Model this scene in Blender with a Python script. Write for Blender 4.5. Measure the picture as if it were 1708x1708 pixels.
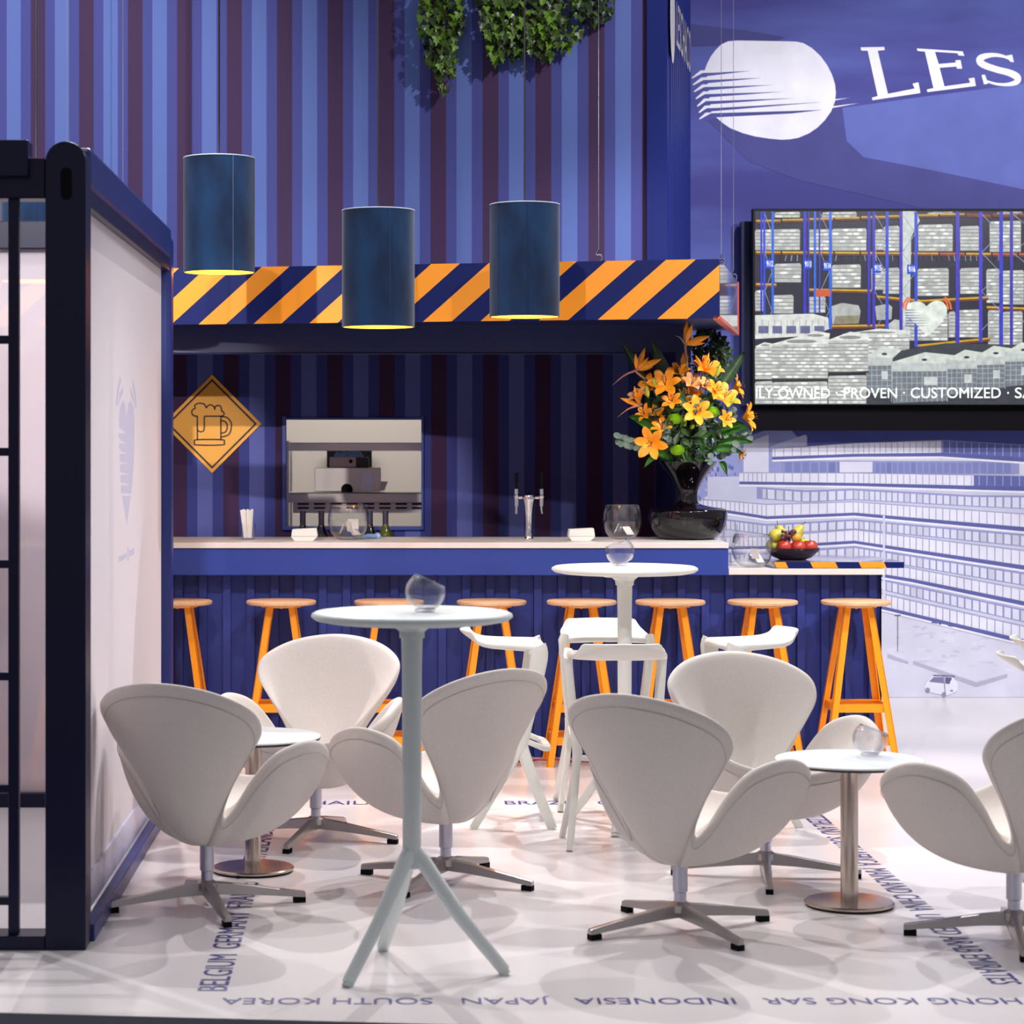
import bpy, math, random
from mathutils import Vector, Matrix
random.seed(7)
for o in list(bpy.data.objects): bpy.data.objects.remove(o)
S = bpy.context.scene
COL = S.collection
PI = math.pi

# ------------------------------------------------------------------ camera
F = 3800.0; CX = 645.0; HY = 746.0; CH = 1.575      # focal length (px), vanishing point, eye height
cd = bpy.data.cameras.new('camera'); cam = bpy.data.objects.new('camera', cd); COL.objects.link(cam)
cam.location = (0, 0, CH); cam.rotation_euler = (PI/2, 0, 0)
cd.sensor_width = 36; cd.lens = F/1708*36
cd.shift_x = (854-CX)/1708; cd.shift_y = -(854-HY)/1708
cd.clip_end = 200; cd.clip_start = .05
cd.dof.use_dof = True; cd.dof.focus_distance = 10.2; cd.dof.aperture_fstop = 5.0
S.camera = cam
S.view_settings.view_transform = 'Standard'; S.view_settings.look = 'None'
S.view_settings.exposure = 0.40; S.view_settings.gamma = 1; S.view_settings.use_curve_mapping = False

# ------------------------------------------------------------------ world and lights
w = bpy.data.worlds.new('world'); S.world = w; w.use_nodes = True
bg = w.node_tree.nodes['Background']; bg.inputs[0].default_value = (.67, .65, .71, 1); bg.inputs[1].default_value = .36
def spot(name, loc, target, power, size=50, blend=.35, radius=.05, col=(1, .97, .96)):
    l = bpy.data.lights.new(name, 'SPOT'); l.energy = power; l.spot_size = math.radians(size); l.spot_blend = blend
    l.shadow_soft_size = radius; l.color = col
    o = bpy.data.objects.new(name, l); COL.objects.link(o); o.location = loc
    o.rotation_euler = (Vector(target)-Vector(loc)).to_track_quat('-Z', 'Y').to_euler()
    return o
# truss spots over the bar, thrown towards the front edge of the stage
spot('truss_spot', (-1.2, 12.2, 5.3), (-.2, 7.4, 0), 540, 52, radius=.02)
spot('truss_spot', (1.5, 12.1, 5.3), (1.1, 7.3, 0), 540, 52, radius=.02)
spot('truss_spot', (4.2, 11.8, 5.8), (1.9, 8.4, 0), 440, 66, radius=.02)
spot('truss_spot', (.4, 10.2, 6.5), (.5, 8.0, 0), 300, 70, radius=.02)
spot('truss_spot', (-2.6, 9.0, 6.0), (.2, 8.6, 0), 220, 70, radius=.02)
spot('truss_spot', (2.9, 7.6, 6.2), (1.4, 9.9, 0), 200, 74, radius=.02)
# front spots for the bar, the prints and the signs
spot('front_spot', (-2.6, 5.2, 6.0), (-2.3, 13.2, 3.1), 2100, 34, .8)
spot('front_spot', (-1.0, 4.4, 5.6), (.3, 11.6, 1.1), 480, 36)
spot('front_spot', (1.8, 4.6, 5.8), (1.3, 11.6, 1.0), 400, 36)
spot('front_spot', (-2.6, 2.0, 5.2), (-.9, 13.2, 1.2), 2000, 14, .3)
spot('front_spot', (1.5, -1.5, 4.3), (-1.2, 13.4, 1.42), 2500, 4.8, .6)
spot('front_spot', (3.9, 8.2, 6.2), (3.0, 14.3, 2.9), 720, 62)
spot('front_spot', (4.6, 8.4, 5.2), (3.4, 14.3, .7), 640, 60)

# ------------------------------------------------------------------ helpers
def lin(c):
    r = []
    for v in c[:3]:
        v /= 255.0
        r.append(v/12.92 if v <= .04045 else ((v+.055)/1.055)**2.4)
    return (r[0], r[1], r[2], 1)
def at(px, py, d): return Vector(((px-CX)*d/F, d, CH-(py-HY)*d/F))
def mat(name, rgb, rough=.5, metal=0, spec=.5, bump=None, coat=0, emis=None, vary=None, sheen=0):
    m = bpy.data.materials.new(name); m.use_nodes = True
    nt = m.node_tree; b = nt.nodes['Principled BSDF']
    b.inputs['Base Color'].default_value = lin(rgb); b.inputs['Roughness'].default_value = rough
    b.inputs['Metallic'].default_value = metal; b.inputs['Specular IOR Level'].default_value = spec
    b.inputs['Coat Weight'].default_value = coat; b.inputs['Sheen Weight'].default_value = sheen
    if emis:
        b.inputs['Emission Color'].default_value = lin(emis[0]); b.inputs['Emission Strength'].default_value = emis[1]
    tc = nt.nodes.new('ShaderNodeTexCoord')
    if bump:
        n = nt.nodes.new('ShaderNodeTexNoise'); n.inputs['Scale'].default_value = bump[0]; n.inputs['Detail'].default_value = 3
        bp = nt.nodes.new('ShaderNodeBump'); bp.inputs['Strength'].default_value = bump[1]; bp.inputs['Distance'].default_value = .003
        nt.links.new(tc.outputs['Object'], n.inputs['Vector']); nt.links.new(n.outputs['Fac'], bp.inputs['Height'])
        nt.links.new(bp.outputs['Normal'], b.inputs['Normal'])
    if vary:   # (scale, other colour, stretch)
        n = nt.nodes.new('ShaderNodeTexNoise'); n.inputs['Scale'].default_value = vary[0]; n.inputs['Detail'].default_value = 4
        mp = nt.nodes.new('ShaderNodeMapping'); mp.inputs['Scale'].default_value = vary[2] if len(vary) > 2 else (1, 1, 1)
        cr = nt.nodes.new('ShaderNodeValToRGB')
        cr.color_ramp.elements[0].color = lin(rgb); cr.color_ramp.elements[1].color = lin(vary[1])
        cr.color_ramp.elements[0].position = .38; cr.color_ramp.elements[1].position = .66
        nt.links.new(tc.outputs['Object'], mp.inputs[0]); nt.links.new(mp.outputs[0], n.inputs['Vector'])
        nt.links.new(n.outputs['Fac'], cr.inputs[0]); nt.links.new(cr.outputs[0], b.inputs['Base Color'])
    return m
def glass(name, tint=(1, 1, 1), base=.05, edge=.9):
    m = bpy.data.materials.new(name); m.use_nodes = True; nt = m.node_tree; nt.nodes.clear()
    out = nt.nodes.new('ShaderNodeOutputMaterial'); mx = nt.nodes.new('ShaderNodeMixShader')
    t = nt.nodes.new('ShaderNodeBsdfTransparent'); g = nt.nodes.new('ShaderNodeBsdfGlossy'); g.inputs['Roughness'].default_value = .03
    t.inputs[0].default_value = (*tint, 1)
    lw = nt.nodes.new('ShaderNodeLayerWeight'); lw.inputs[0].default_value = .5
    pw = nt.nodes.new('ShaderNodeMath'); pw.operation = 'POWER'; pw.inputs[1].default_value = 2.6
    mr = nt.nodes.new('ShaderNodeMapRange'); mr.inputs[3].default_value = base; mr.inputs[4].default_value = edge
    nt.links.new(lw.outputs['Facing'], pw.inputs[0]); nt.links.new(pw.outputs[0], mr.inputs[0]); nt.links.new(mr.outputs[0], mx.inputs[0])
    nt.links.new(t.outputs[0], mx.inputs[1]); nt.links.new(g.outputs[0], mx.inputs[2]); nt.links.new(mx.outputs[0], out.inputs[0])
    return m
class MB:
    def __init__(s): s.v = []; s.f = []; s.mi = []
    def add(s, vs, fs, mi=0):
        b = len(s.v); s.v += [tuple(p) for p in vs]
        for f in fs: s.f.append([b+i for i in f]); s.mi.append(mi)
        return s
    def box(s, a, b, M=None, mi=0):
        x0, y0, z0 = a; x1, y1, z1 = b
        vs = [Vector(p) for p in ((x0,y0,z0),(x1,y0,z0),(x1,y1,z0),(x0,y1,z0),(x0,y0,z1),(x1,y0,z1),(x1,y1,z1),(x0,y1,z1))]
        if M: vs = [M @ p for p in vs]
        return s.add(vs, [(3,2,1,0),(4,5,6,7),(0,1,5,4),(1,2,6,5),(2,3,7,6),(3,0,4,7)], mi)
    def prism(s, poly, vec, M=None, mi=0):       # poly: 3D points, extruded along vec
        n = len(poly); vec = Vector(vec); vs = [Vector(p) for p in poly]+[Vector(p)+vec for p in poly]
        if M: vs = [M @ p for p in vs]
        return s.add(vs, [list(range(n))[::-1], list(range(n, 2*n))]+[(i, (i+1) % n, n+(i+1) % n, n+i) for i in range(n)], mi)
    def lathe(s, prof, n=40, M=None, mi=0, cap=True):
        vs = []; fs = []; m = len(prof)
        for r, z in prof:
            for k in range(n):
                a = 2*PI*k/n; p = Vector((r*math.cos(a), r*math.sin(a), z)); vs.append(M @ p if M else p)
        for j in range(m-1):
            for k in range(n): fs.append((j*n+k, j*n+(k+1) % n, (j+1)*n+(k+1) % n, (j+1)*n+k))
        if cap:
            if prof[0][0] > 1e-5: fs.append(list(range(n))[::-1])
            if prof[-1][0] > 1e-5: fs.append([(m-1)*n+k for k in range(n)])
        return s.add(vs, fs, mi)
    def sweep(s, path, prof, scales=None, up=(0, 0, 1), closed=False, mi=0):   # prof 2D (side, up)
        path = [Vector(p) for p in path]; n = len(path); m = len(prof); vs = []; fs = []
        for i, p in enumerate(path):
            t = (path[(i+1) % n]-path[i-1]) if closed else (path[min(i+1, n-1)]-path[max(i-1, 0)])
            t.normalize(); u = Vector(up); side = t.cross(u)
            if side.length < 1e-4: side = t.cross(Vector((0, 1, 0)))
            side.normalize(); uu = side.cross(t)
            sc = scales[i] if scales else (1, 1)
            if not isinstance(sc, (tuple, list)): sc = (sc, sc)
            for a, b in prof: vs.append(p+side*a*sc[0]+uu*b*sc[1])
        for i in range(n if closed else n-1):
            j = (i+1) % n
            for k in range(m): fs.append((i*m+k, i*m+(k+1) % m, j*m+(k+1) % m, j*m+k))
        if not closed: fs.append(list(range(m))[::-1]); fs.append([(n-1)*m+k for k in range(m)])
        return s.add(vs, fs, mi)
    def tube(s, path, r, n=10, radii=None, closed=False, mi=0, up=(0, 0, 1)):
        return s.sweep(path, [(r*math.cos(2*PI*k/n), r*math.sin(2*PI*k/n)) for k in range(n)], radii, up, closed, mi)
    def ball(s, c, r, n=14, sc=(1, 1, 1), M=None, mi=0):
        prof = [(r*math.sin(PI*j/(n//2)), -r*math.cos(PI*j/(n//2))) for j in range(n//2+1)]
        T = Matrix.Translation(c) @ (M or Matrix()) @ Matrix.Diagonal((*sc, 1))
        return s.lathe(prof, n, T, mi, False)
    def build(s, name, mats, parent=None, smooth=False, bevel=0, sub=0, angle=35, loc=None):
        me = bpy.data.meshes.new(name); me.from_pydata(s.v, [], s.f)
        if not isinstance(mats, (list, tuple)): mats = [mats]
        for m in mats: me.materials.append(m)
        me.polygons.foreach_set('material_index', s.mi)
        me.validate(); me.update()
        if smooth:
            me.polygons.foreach_set('use_smooth', [True]*len(me.polygons))
            if sub == 0:
                try: me.set_sharp_from_angle(angle=math.radians(angle))
                except Exception: pass
        o = bpy.data.objects.new(name, me); COL.objects.link(o)
        if parent: o.parent = parent
        if loc is not None: o.location = loc
        if bevel:
            b = o.modifiers.new('bevel', 'BEVEL'); b.width = bevel; b.segments = 2; b.limit_method = 'ANGLE'; b.angle_limit = math.radians(40)
        if sub:
            b = o.modifiers.new('sub', 'SUBSURF'); b.levels = sub; b.render_levels = sub
        return o
def rrect(w, h, r=.3, n=3):
    k = min(w, h)*r; pts = []
    for cx, cy, a0 in ((w/2-k, h/2-k, 0), (-w/2+k, h/2-k, 90), (-w/2+k, -h/2+k, 180), (w/2-k, -h/2+k, 270)):
        for i in range(n+1):
            a = math.radians(a0+90*i/n); pts.append((cx+k*math.cos(a), cy+k*math.sin(a)))
    return pts
def cat(P, k=3, closed=False):            # Catmull-Rom subdivision
    P = [Vector(p) for p in P]; n = len(P); out = []
    rng = range(n) if closed else range(n-1)
    for i in rng:
        a = P[i-1] if (closed or i > 0) else P[0]; b = P[i]; c = P[(i+1) % n]; d = P[(i+2) % n] if (closed or i+2 < n) else P[-1]
        for j in range(k):
            t = j/k; out.append(.5*((2*b)+(c-a)*t+(2*a-5*b+4*c-d)*t*t+(3*b-a-3*c+d)*t*t*t))
    if not closed: out.append(P[-1])
    return out
def tag(o, label, cat_, group=None):
    o['label'] = label; o['category'] = cat_
    if group: o['group'] = group
    return o
def thing(name, label, cat_, loc=(0, 0, 0), rz=0, group=None):
    o = bpy.data.objects.new(name, None); COL.objects.link(o); o.empty_display_size = .1
    o.location = loc; o.rotation_euler = (0, 0, rz); return tag(o, label, cat_, group)
def struct(o): o['kind'] = 'structure'; return o
def copy_tree(o, parent=None):
    c = o.copy(); COL.objects.link(c)
    if parent: c.parent = parent
    for ch in list(o.children): copy_tree(ch, c)
    return c
def dup(src, loc, rz, label, group=None):
    c = copy_tree(src); c.location = loc; c.rotation_euler = (0, 0, rz); c['label'] = label
    if group: c['group'] = group
    return c
def text(body, w_, h_, m, name, parent, M, thick=0, shear=0):
    cu = bpy.data.curves.new('t', 'FONT'); cu.body = body; cu.extrude = 0; cu.resolution_u = 4
    to = bpy.data.objects.new('t', cu); COL.objects.link(to)
    dg = bpy.context.evaluated_depsgraph_get(); me = bpy.data.meshes.new_from_object(to.evaluated_get(dg))
    bpy.data.objects.remove(to)
    xs = [v.co.x for v in me.vertices]; ys = [v.co.y for v in me.vertices]
    x0, x1, y0, y1 = min(xs), max(xs), min(ys), max(ys)
    for v in me.vertices:
        a = (v.co.x-x0)/(x1-x0)*w_; b = (v.co.y-y0)/(y1-y0)*h_
        v.co = M @ Vector((a+shear*b, b, 0))
    me.materials.clear(); me.materials.append(m)
    o = bpy.data.objects.new(name, me); COL.objects.link(o); o.parent = parent
    return o
class Canvas:      # a printed picture: flat coloured areas laid over one another
    def __init__(s, fn): s.fn = fn; s.p = []
    def poly(s, pts, col, layer=0): s.p.append((layer, len(s.p), pts, lin(col)))
    def rect(s, x0, y0, x1, y1, col, layer=0): s.poly([(x0, y0), (x1, y0), (x1, y1), (x0, y1)], col, layer)
    def line(s, x0, y0, x1, y1, w_, col, layer=0):
        dx, dy = x1-x0, y1-y0; L = math.hypot(dx, dy) or 1; nx, ny = -dy/L*w_/2, dx/L*w_/2
        s.poly([(x0+nx, y0+ny), (x1+nx, y1+ny), (x1-nx, y1-ny), (x0-nx, y0-ny)], col, layer)
    def ell(s, cx, cy, rx, ry, col, layer=0, n=10):
        s.poly([(cx+rx*math.cos(2*PI*k/n), cy+ry*math.sin(2*PI*k/n)) for k in range(n)], col, layer)
    def build(s, name, m, parent):
        V = []; Fc = []; buf = []
        for r_, (la, ix, pts, c) in enumerate(sorted(s.p, key=lambda t: (t[0], t[1]))):
            b = len(V); V += [tuple(s.fn(x, y, r_*5e-6)) for x, y in pts]; Fc.append(list(range(b, b+len(pts)))); buf += list(c)*len(pts)
        me = bpy.data.meshes.new(name); me.from_pydata(V, [], Fc); me.materials.append(m)
        ca = me.color_attributes.new('Col', 'FLOAT_COLOR', 'CORNER'); ca.data.foreach_set('color', buf)
        o = bpy.data.objects.new(name, me); COL.objects.link(o); o.parent = parent; return o
def print_mat(name, emit=None, noise=None):
    m = bpy.data.materials.new(name); m.use_nodes = True; nt = m.node_tree; b = nt.nodes['Principled BSDF']
    a = nt.nodes.new('ShaderNodeAttribute'); a.attribute_name = 'Col'
    src = a.outputs['Color']
    if noise:
        tc = nt.nodes.new('ShaderNodeTexCoord'); n = nt.nodes.new('ShaderNodeTexNoise'); n.inputs['Scale'].default_value = noise[0]; n.inputs['Detail'].default_value = 6
        mr = nt.nodes.new('ShaderNodeMapRange'); mr.inputs[1].default_value = .3; mr.inputs[2].default_value = .7; mr.inputs[3].default_value = 1-noise[1]; mr.inputs[4].default_value = 1+noise[1]*.5
        mx = nt.nodes.new('ShaderNodeVectorMath'); mx.operation = 'SCALE'
        nt.links.new(tc.outputs['Object'], n.inputs['Vector']); nt.links.new(n.outputs['Fac'], mr.inputs[0])
        nt.links.new(src, mx.inputs[0]); nt.links.new(mr.outputs[0], mx.inputs['Scale']); src = mx.outputs[0]
    if emit:
        b.inputs['Base Color'].default_value = (.01, .01, .01, 1); b.inputs['Roughness'].default_value = .3
        nt.links.new(src, b.inputs['Emission Color']); b.inputs['Emission Strength'].default_value = emit
    else:
        nt.links.new(src, b.inputs['Base Color']); b.inputs['Roughness'].default_value = .85
    return m
def stripes_mat(name, period, phase, cols, rough=.8):
    # cols: list of (fraction start, rgb); vertical printed stripes running along object X
    m = bpy.data.materials.new(name); m.use_nodes = True; nt = m.node_tree; b = nt.nodes['Principled BSDF']
    b.inputs['Roughness'].default_value = rough; b.inputs['Specular IOR Level'].default_value = .2
    tc = nt.nodes.new('ShaderNodeTexCoord'); sp = nt.nodes.new('ShaderNodeSeparateXYZ')
    nt.links.new(tc.outputs['Object'], sp.inputs[0])
    def mth(op, a, bv):
        n = nt.nodes.new('ShaderNodeMath'); n.operation = op
        nt.links.new(a, n.inputs[0]); n.inputs[1].default_value = bv; return n.outputs[0]
    x = mth('DIVIDE', mth('SUBTRACT', sp.outputs[0], phase), period); fr = mth('FLOORED_MODULO' if False else 'WRAP', x, 1.0) if False else None
    n = nt.nodes.new('ShaderNodeMath'); n.operation = 'WRAP'; nt.links.new(x, n.inputs[0]); n.inputs[1].default_value = 1.0; n.inputs[2].default_value = 0.0
    cr = nt.nodes.new('ShaderNodeValToRGB'); cr.color_ramp.interpolation = 'CONSTANT'
    els = cr.color_ramp.elements
    els[0].position = cols[0][0]; els[0].color = lin(cols[0][1]); els[1].position = cols[1][0]; els[1].color = lin(cols[1][1])
    for p, c in cols[2:]:
        e = els.new(p); e.color = lin(c)
    nt.links.new(n.outputs[0], cr.inputs[0])
    # fine woven pin lines
    wv = nt.nodes.new('ShaderNodeTexWave'); wv.inputs['Scale'].default_value = 55; wv.bands_direction = 'X'
    nt.links.new(tc.outputs['Object'], wv.inputs['Vector'])
    mr = nt.nodes.new('ShaderNodeMapRange'); mr.inputs[3].default_value = .94; mr.inputs[4].default_value = 1.05
    nt.links.new(wv.outputs['Fac'], mr.inputs[0])
    sc = nt.nodes.new('ShaderNodeVectorMath'); sc.operation = 'SCALE'
    nt.links.new(cr.outputs[0], sc.inputs[0]); nt.links.new(mr.outputs[0], sc.inputs['Scale'])
    nt.links.new(sc.outputs[0], b.inputs['Base Color'])
    return m

# ------------------------------------------------------------------ materials
M_floor = mat('floor_white', (232, 227, 228), .22, spec=.4)
M_edge = mat('stage_edge', (120, 124, 132), .6)
M_ground = mat('hall_carpet', (90, 92, 100), .9)
M_navy = mat('navy_paint', (20, 36, 112), .5, spec=.25, bump=(40, .05))
M_navyd = mat('navy_paint_deep', (18, 26, 80), .42)
M_post = mat('container_navy_shaded', (9, 8, 48), .35, spec=.3)  # navy deepened so the colour carries the shade of the unlit front faces
M_rail = mat('container_rail', (26, 44, 116), .35)
M_barblue = mat('bar_blue', (38, 62, 152), .45)
M_barfront = mat('bar_corrugated_blue', (36, 52, 134), .5)
M_white = mat('white_laminate', (226, 222, 218), .35)
M_orange = mat('orange_paint', (255, 158, 12), .4)
M_stripeO = mat('signal_orange', (255, 156, 24), .45)
M_stripeN = mat('signal_navy', (12, 26, 92), .5, spec=.2)
M_wood = mat('birch_seat', (228, 186, 146), .45, vary=(14, (212, 166, 124), (1, 12, 1)))
M_swan = mat('cream_wool', (220, 213, 206), .95, bump=(420, .25), spec=.2, vary=(160, (214, 206, 201)))
M_seam = mat('cream_seam', (196, 186, 178), .95)
M_alu = mat('brushed_aluminium', (176, 170, 168), .32, metal=.85)
M_alud = mat('satin_column', (188, 186, 200), .28, metal=.8)
M_steel = mat('brushed_steel', (190, 176, 166), .2, metal=.95)
M_kst = mat('kitchen_steel', (200, 190, 182), .35, metal=.4)
M_black = mat('black_rubber', (8, 6, 12), .8, spec=.15)
M_tabletop = mat('table_white', (214, 220, 222), .4)
M_tabgrey = mat('high_table_white', (204, 212, 210), .45)
M_stoolw = mat('cast_white', (218, 217, 210), .4)
M_velvet = mat('blue_velvet', (14, 48, 84), .8, spec=.2, sheen=.12, bump=(120, .15), vary=(7, (7, 26, 54), (1, 1, .5)))
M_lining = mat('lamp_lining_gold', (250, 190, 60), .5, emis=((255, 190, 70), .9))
M_lampwhite = mat('lamp_rim', (200, 210, 225), .5)
M_cord = mat('cord_black', (22, 18, 30), .6)
M_wire = mat('steel_wire', (170, 165, 175), .3, metal=.8)
M_yellow = mat('sign_yellow', (250, 172, 46), .5)
M_signink = mat('sign_black', (40, 18, 22), .6)
M_fabric = None
M_glass = glass('clear_glass')
M_glassd = glass('glass_thick', (.95, .95, .97), .05, .9)
M_paper = mat('white_paper', (240, 240, 236), .8)
M_vase = mat('black_glass', (10, 6, 12), .05, spec=.5, coat=.1)
M_bottle = mat('dark_bottle', (14, 10, 14), .08, coat=.8)
M_bottleg = mat('olive_bottle', (70, 76, 14), .08, coat=.8)
M_chrome = mat('chrome', (225, 225, 232), .06, metal=1)
M_kwall = mat('kitchen_wall', (196, 188, 180), .8)
M_floortext = mat('floor_lettering_blue', (52, 50, 128), .5)
M_panel = None

# ------------------------------------------------------------------ structure: floor
YB = 14.34                                   # the big printed wall
def edge_y(x): return 6.235-.103*x
m = MB(); m.prism([(-6, edge_y(-6), -.12), (7, edge_y(7), -.12), (7, 17.5, -.12), (-6, 17.5, -.12)], (0, 0, .12))
m.mi[2] = 1
floor = struct(m.build('floor', [M_floor, M_edge]))
m = MB(); m.box((-9, .3, -.22), (9, 17.6, -.122)); struct(m.build('floor', M_ground))
def floor_text(body, p, dir_, up_, length, h, name='floor_lettering'):
    d = Vector(dir_); u = Vector(up_)
    Mx = Matrix(((d.x, u.x, 0, p[0]), (d.y, u.y, 0, p[1]), (0, 0, 1, .0012), (0, 0, 0, 1)))
    return text(body, length, h, M_floortext, name, floor, Mx)
floor_text('HONG KONG SAR   INDONESIA   JAPAN   SOUTH KOREA', (1.80, 6.535, 0), (-1, 0), (0, -1), 2.27, .095)
floor_text('BELGIUM  GERMANY  FRANCE  THE NETHERLANDS  POLAND', (-.462, 6.60, 0), (0, 1), (-1, 0), 3.35, .088)
floor_text('SWITZERLAND  SOUTH AFRICA  MAINLAND CHINA  UNITED ARAB EMIRATES', (1.775, 9.88, 0), (0, -1), (1, 0), 3.2, .092)
for t_, a, b in (('THAILAND', 490, 700), ('BRAZIL', 842, 968), ('CHILE', 997, 1090)):
    xa, xb = (a-CX)*10.08/F, (b-CX)*10.08/F
    floor_text(t_, (xa, 10.04, 0), (1, 0), (0, 1), xb-xa, .10)

# ------------------------------------------------------------------ structure: printed fabric wall
m = MB(); m.box((1.0, YB, 0), (7, YB+.1, 8))
M_wallblue = mat('printed_fabric_blue', (74, 74, 140), .9, spec=.1, vary=(.9, (96, 106, 178), (.6, 1, 2.6)))
wall_back = struct(m.build('wall_back', M_wallblue))
def wfn(x, y, layer): return ((x-CX)*YB/F, YB-.002-layer, CH-(y-HY)*YB/F)
cv = Canvas(wfn)
# swooshes in the upper print
DK, MD, LT = (62, 62, 122), (74, 80, 150), (104, 124, 194)
cv.poly([(1153, 40), (1250, 52), (1310, 62), (1290, 72), (1153, 78)], (66, 68, 130), 0)
cv.poly([(1180, 200), (1405, 165), (1412, 235), (1440, 262), (1560, 285), (1708, 316), (1900, 345), (1900, 420), (1560, 352), (1440, 325), (1330, 300), (1250, 270)], (70, 72, 138), 0)
cv.poly([(1405, 180), (1412, 235), (1440, 262), (1560, 285), (1708, 316), (1900, 336), (1900, 120), (1708, 140), (1550, 160)], (92, 104, 178), 1)
# white globe with streaks, crop coordinates of the emblem
q = lambda x, y: (1100+x/2.809, y/2.809)
WL = (232, 232, 246)
out = [(212, 330), (222, 300), (240, 265), (262, 235), (290, 208), (320, 194), (360, 190), (500, 192), (640, 195), (675, 203), (715, 226), (755, 264), (785, 305), (808, 350), (822, 395), (826, 435), (822, 475), (805, 520), (775, 563), (740, 598), (700, 625), (650, 646), (610, 653), (570, 655), (510, 649), (450, 640), (390, 624), (330, 600), (295, 576), (265, 550)]
tips = [(430, 332), (480, 365), (535, 398), (585, 430), (635, 460), (770, 478), (765, 515)]
tail = [(150, 368), (155, 400), (160, 432), (168, 465), (175, 500), (182, 530), (185, 560)]
pts = list(out)
pts.append((620, 532))
pts.append(tips[6])
for k in range(6, -1, -1):
    lx = 210+4*k
    ly = 338+33*k
    tx, ty = tail[k]
    if k == 6: pts += [(620, 520), (240, 531), (tx+4, ty)]
    else: pts += [(lx+40, ly-3+6), (lx-8, ly+4), (tx+4, ty)]
    pts += [(tx, ty-4), (lx-18, ly-8), (lx+8, ly-9)]
    if k > 0:
        px_, py_ = tips[k-1]
        pts += [(lx+8, ly-14), (px_, py_)]
cv.poly([q(*p) for p in pts], WL, 3)
cv.poly([q(820, 466), q(890, 458), q(820, 471)], WL, 3)
cv.poly([q(805, 499), q(935, 483), q(805, 507)], WL, 3)
Lp = [(942,222),(1053,220),(1055,235),(1022,238),(1070,440),(1195,415),(1185,392),(1213,386),(1222,436),(998,470),(995,458),(1022,450),(975,238),(945,237)]
Ep = [(1205,227),(1420,241),(1428,262),(1400,260),(1396,250),(1290,243),(1308,300),(1390,293),(1384,283),(1410,281),(1418,322),(1393,322),(1391,312),(1312,318),(1335,405),(1455,388),(1448,368),(1475,364),(1482,403),(1255,432),(1252,420),(1283,413),(1243,242),(1208,239)]
cv.poly([q(*p) for p in Lp], WL, 3); cv.poly([q(*p) for p in Ep], WL, 3)
sc = cat([(1648, 282, 8), (1610, 264, 14), (1560, 258, 20), (1512, 268, 30), (1500, 285, 34), (1520, 305, 32), (1580, 326, 30), (1640, 342, 32), (1675, 362, 34), (1672, 385, 26), (1630, 396, 16), (1580, 394, 12), (1530, 380, 10)], 4)
Lf, Rt = [], []
for i, p in enumerate(sc):
    a = sc[max(i-1, 0)]; b = sc[min(i+1, len(sc)-1)]; dx, dy = b.x-a.x, b.y-a.y; L_ = math.hypot(dx, dy) or 1
    Lf.append((p.x-dy/L_*p.z*.5, p.y+dx/L_*p.z*.5)); Rt.append((p.x+dy/L_*p.z*.5, p.y-dx/L_*p.z*.5))
for i in range(len(sc)-1): cv.poly([q(*Lf[i]), q(*Lf[i+1]), q(*Rt[i+1]), q(*Rt[i])], WL, 3)
cv.poly([q(1618, 262), q(1652, 256), q(1660, 292), q(1644, 290)], WL, 3)
cv.poly([q(1508, 352), q(1524, 350), q(1540, 392), q(1520, 396)], WL, 3)
# photographic lower print: pale ground, sky and terraced office building
def ip(tab, x):
    for (a, ya), (b, yb) in zip(tab, tab[1:]):
        if a <= x <= b: return ya+(yb-ya)*(x-a)/(b-a)
    return tab[0][1] if x < tab[0][0] else tab[-1][1]
GR = (206, 206, 224)
cv.poly([(1156, 700), (1900, 700), (1900, 1163), (1156, 1163)], GR, 1)
cv.poly([(1156, 690), (1900, 690), (1900, 768), (1700, 762), (1345, 745), (1290, 735), (1240, 725), (1156, 730)], (70, 78, 148), 2)
cv.poly([(1156, 735), (1240, 730), (1282, 716), (1320, 718), (1345, 745), (1345, 790), (1240, 795), (1156, 840)], (148, 154, 206), 2)
cv.poly([(1240, 740), (1282, 725), (1282, 790), (1240, 790)], (214, 214, 234), 3)
cv.poly([(1283, 745), (1343, 725), (1346, 728), (1346, 745), (1290, 752)], (190, 192, 222), 3)
for k in range(90):
    x = random.uniform(1160, 1228); y = random.uniform(770, 838)
    if y > 760+abs(x-1200)*.8: cv.ell(x, y, random.uniform(1, 3.5), random.uniform(1.5, 5), random.choice([(96, 102, 164), (130, 136, 190), (168, 172, 214)]), 3, 6)
PAN, LN, DB, WN, GLS = (222, 222, 238), (112, 114, 158), (88, 94, 156), (142, 147, 194), (212, 213, 232)
def xs_from(x0, x1):
    x = 1423.0; r = []
    st = 9.0
    while x < x1:
        if x >= x0: r.append(x)
        st = 8.6+(x-1423)*.0205; x += st
    x = 1423.0
    while x > x0:
        if x <= x1: r.append(x)
        st = 14.5 if x > 1285 else 7.5
        x -= st
    return sorted(set(r))
def band(top, bot, x0, x1, col, layer):
    xs = sorted(set([x0, x1]+[a for a, _ in top if x0 < a < x1]+[a for a, _ in bot if x0 < a < x1]))
    for a, b in zip(xs, xs[1:]): cv.poly([(a, ip(top, a)), (b, ip(top, b)), (b, ip(bot, b)), (a, ip(bot, a))], col, layer)
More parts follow.
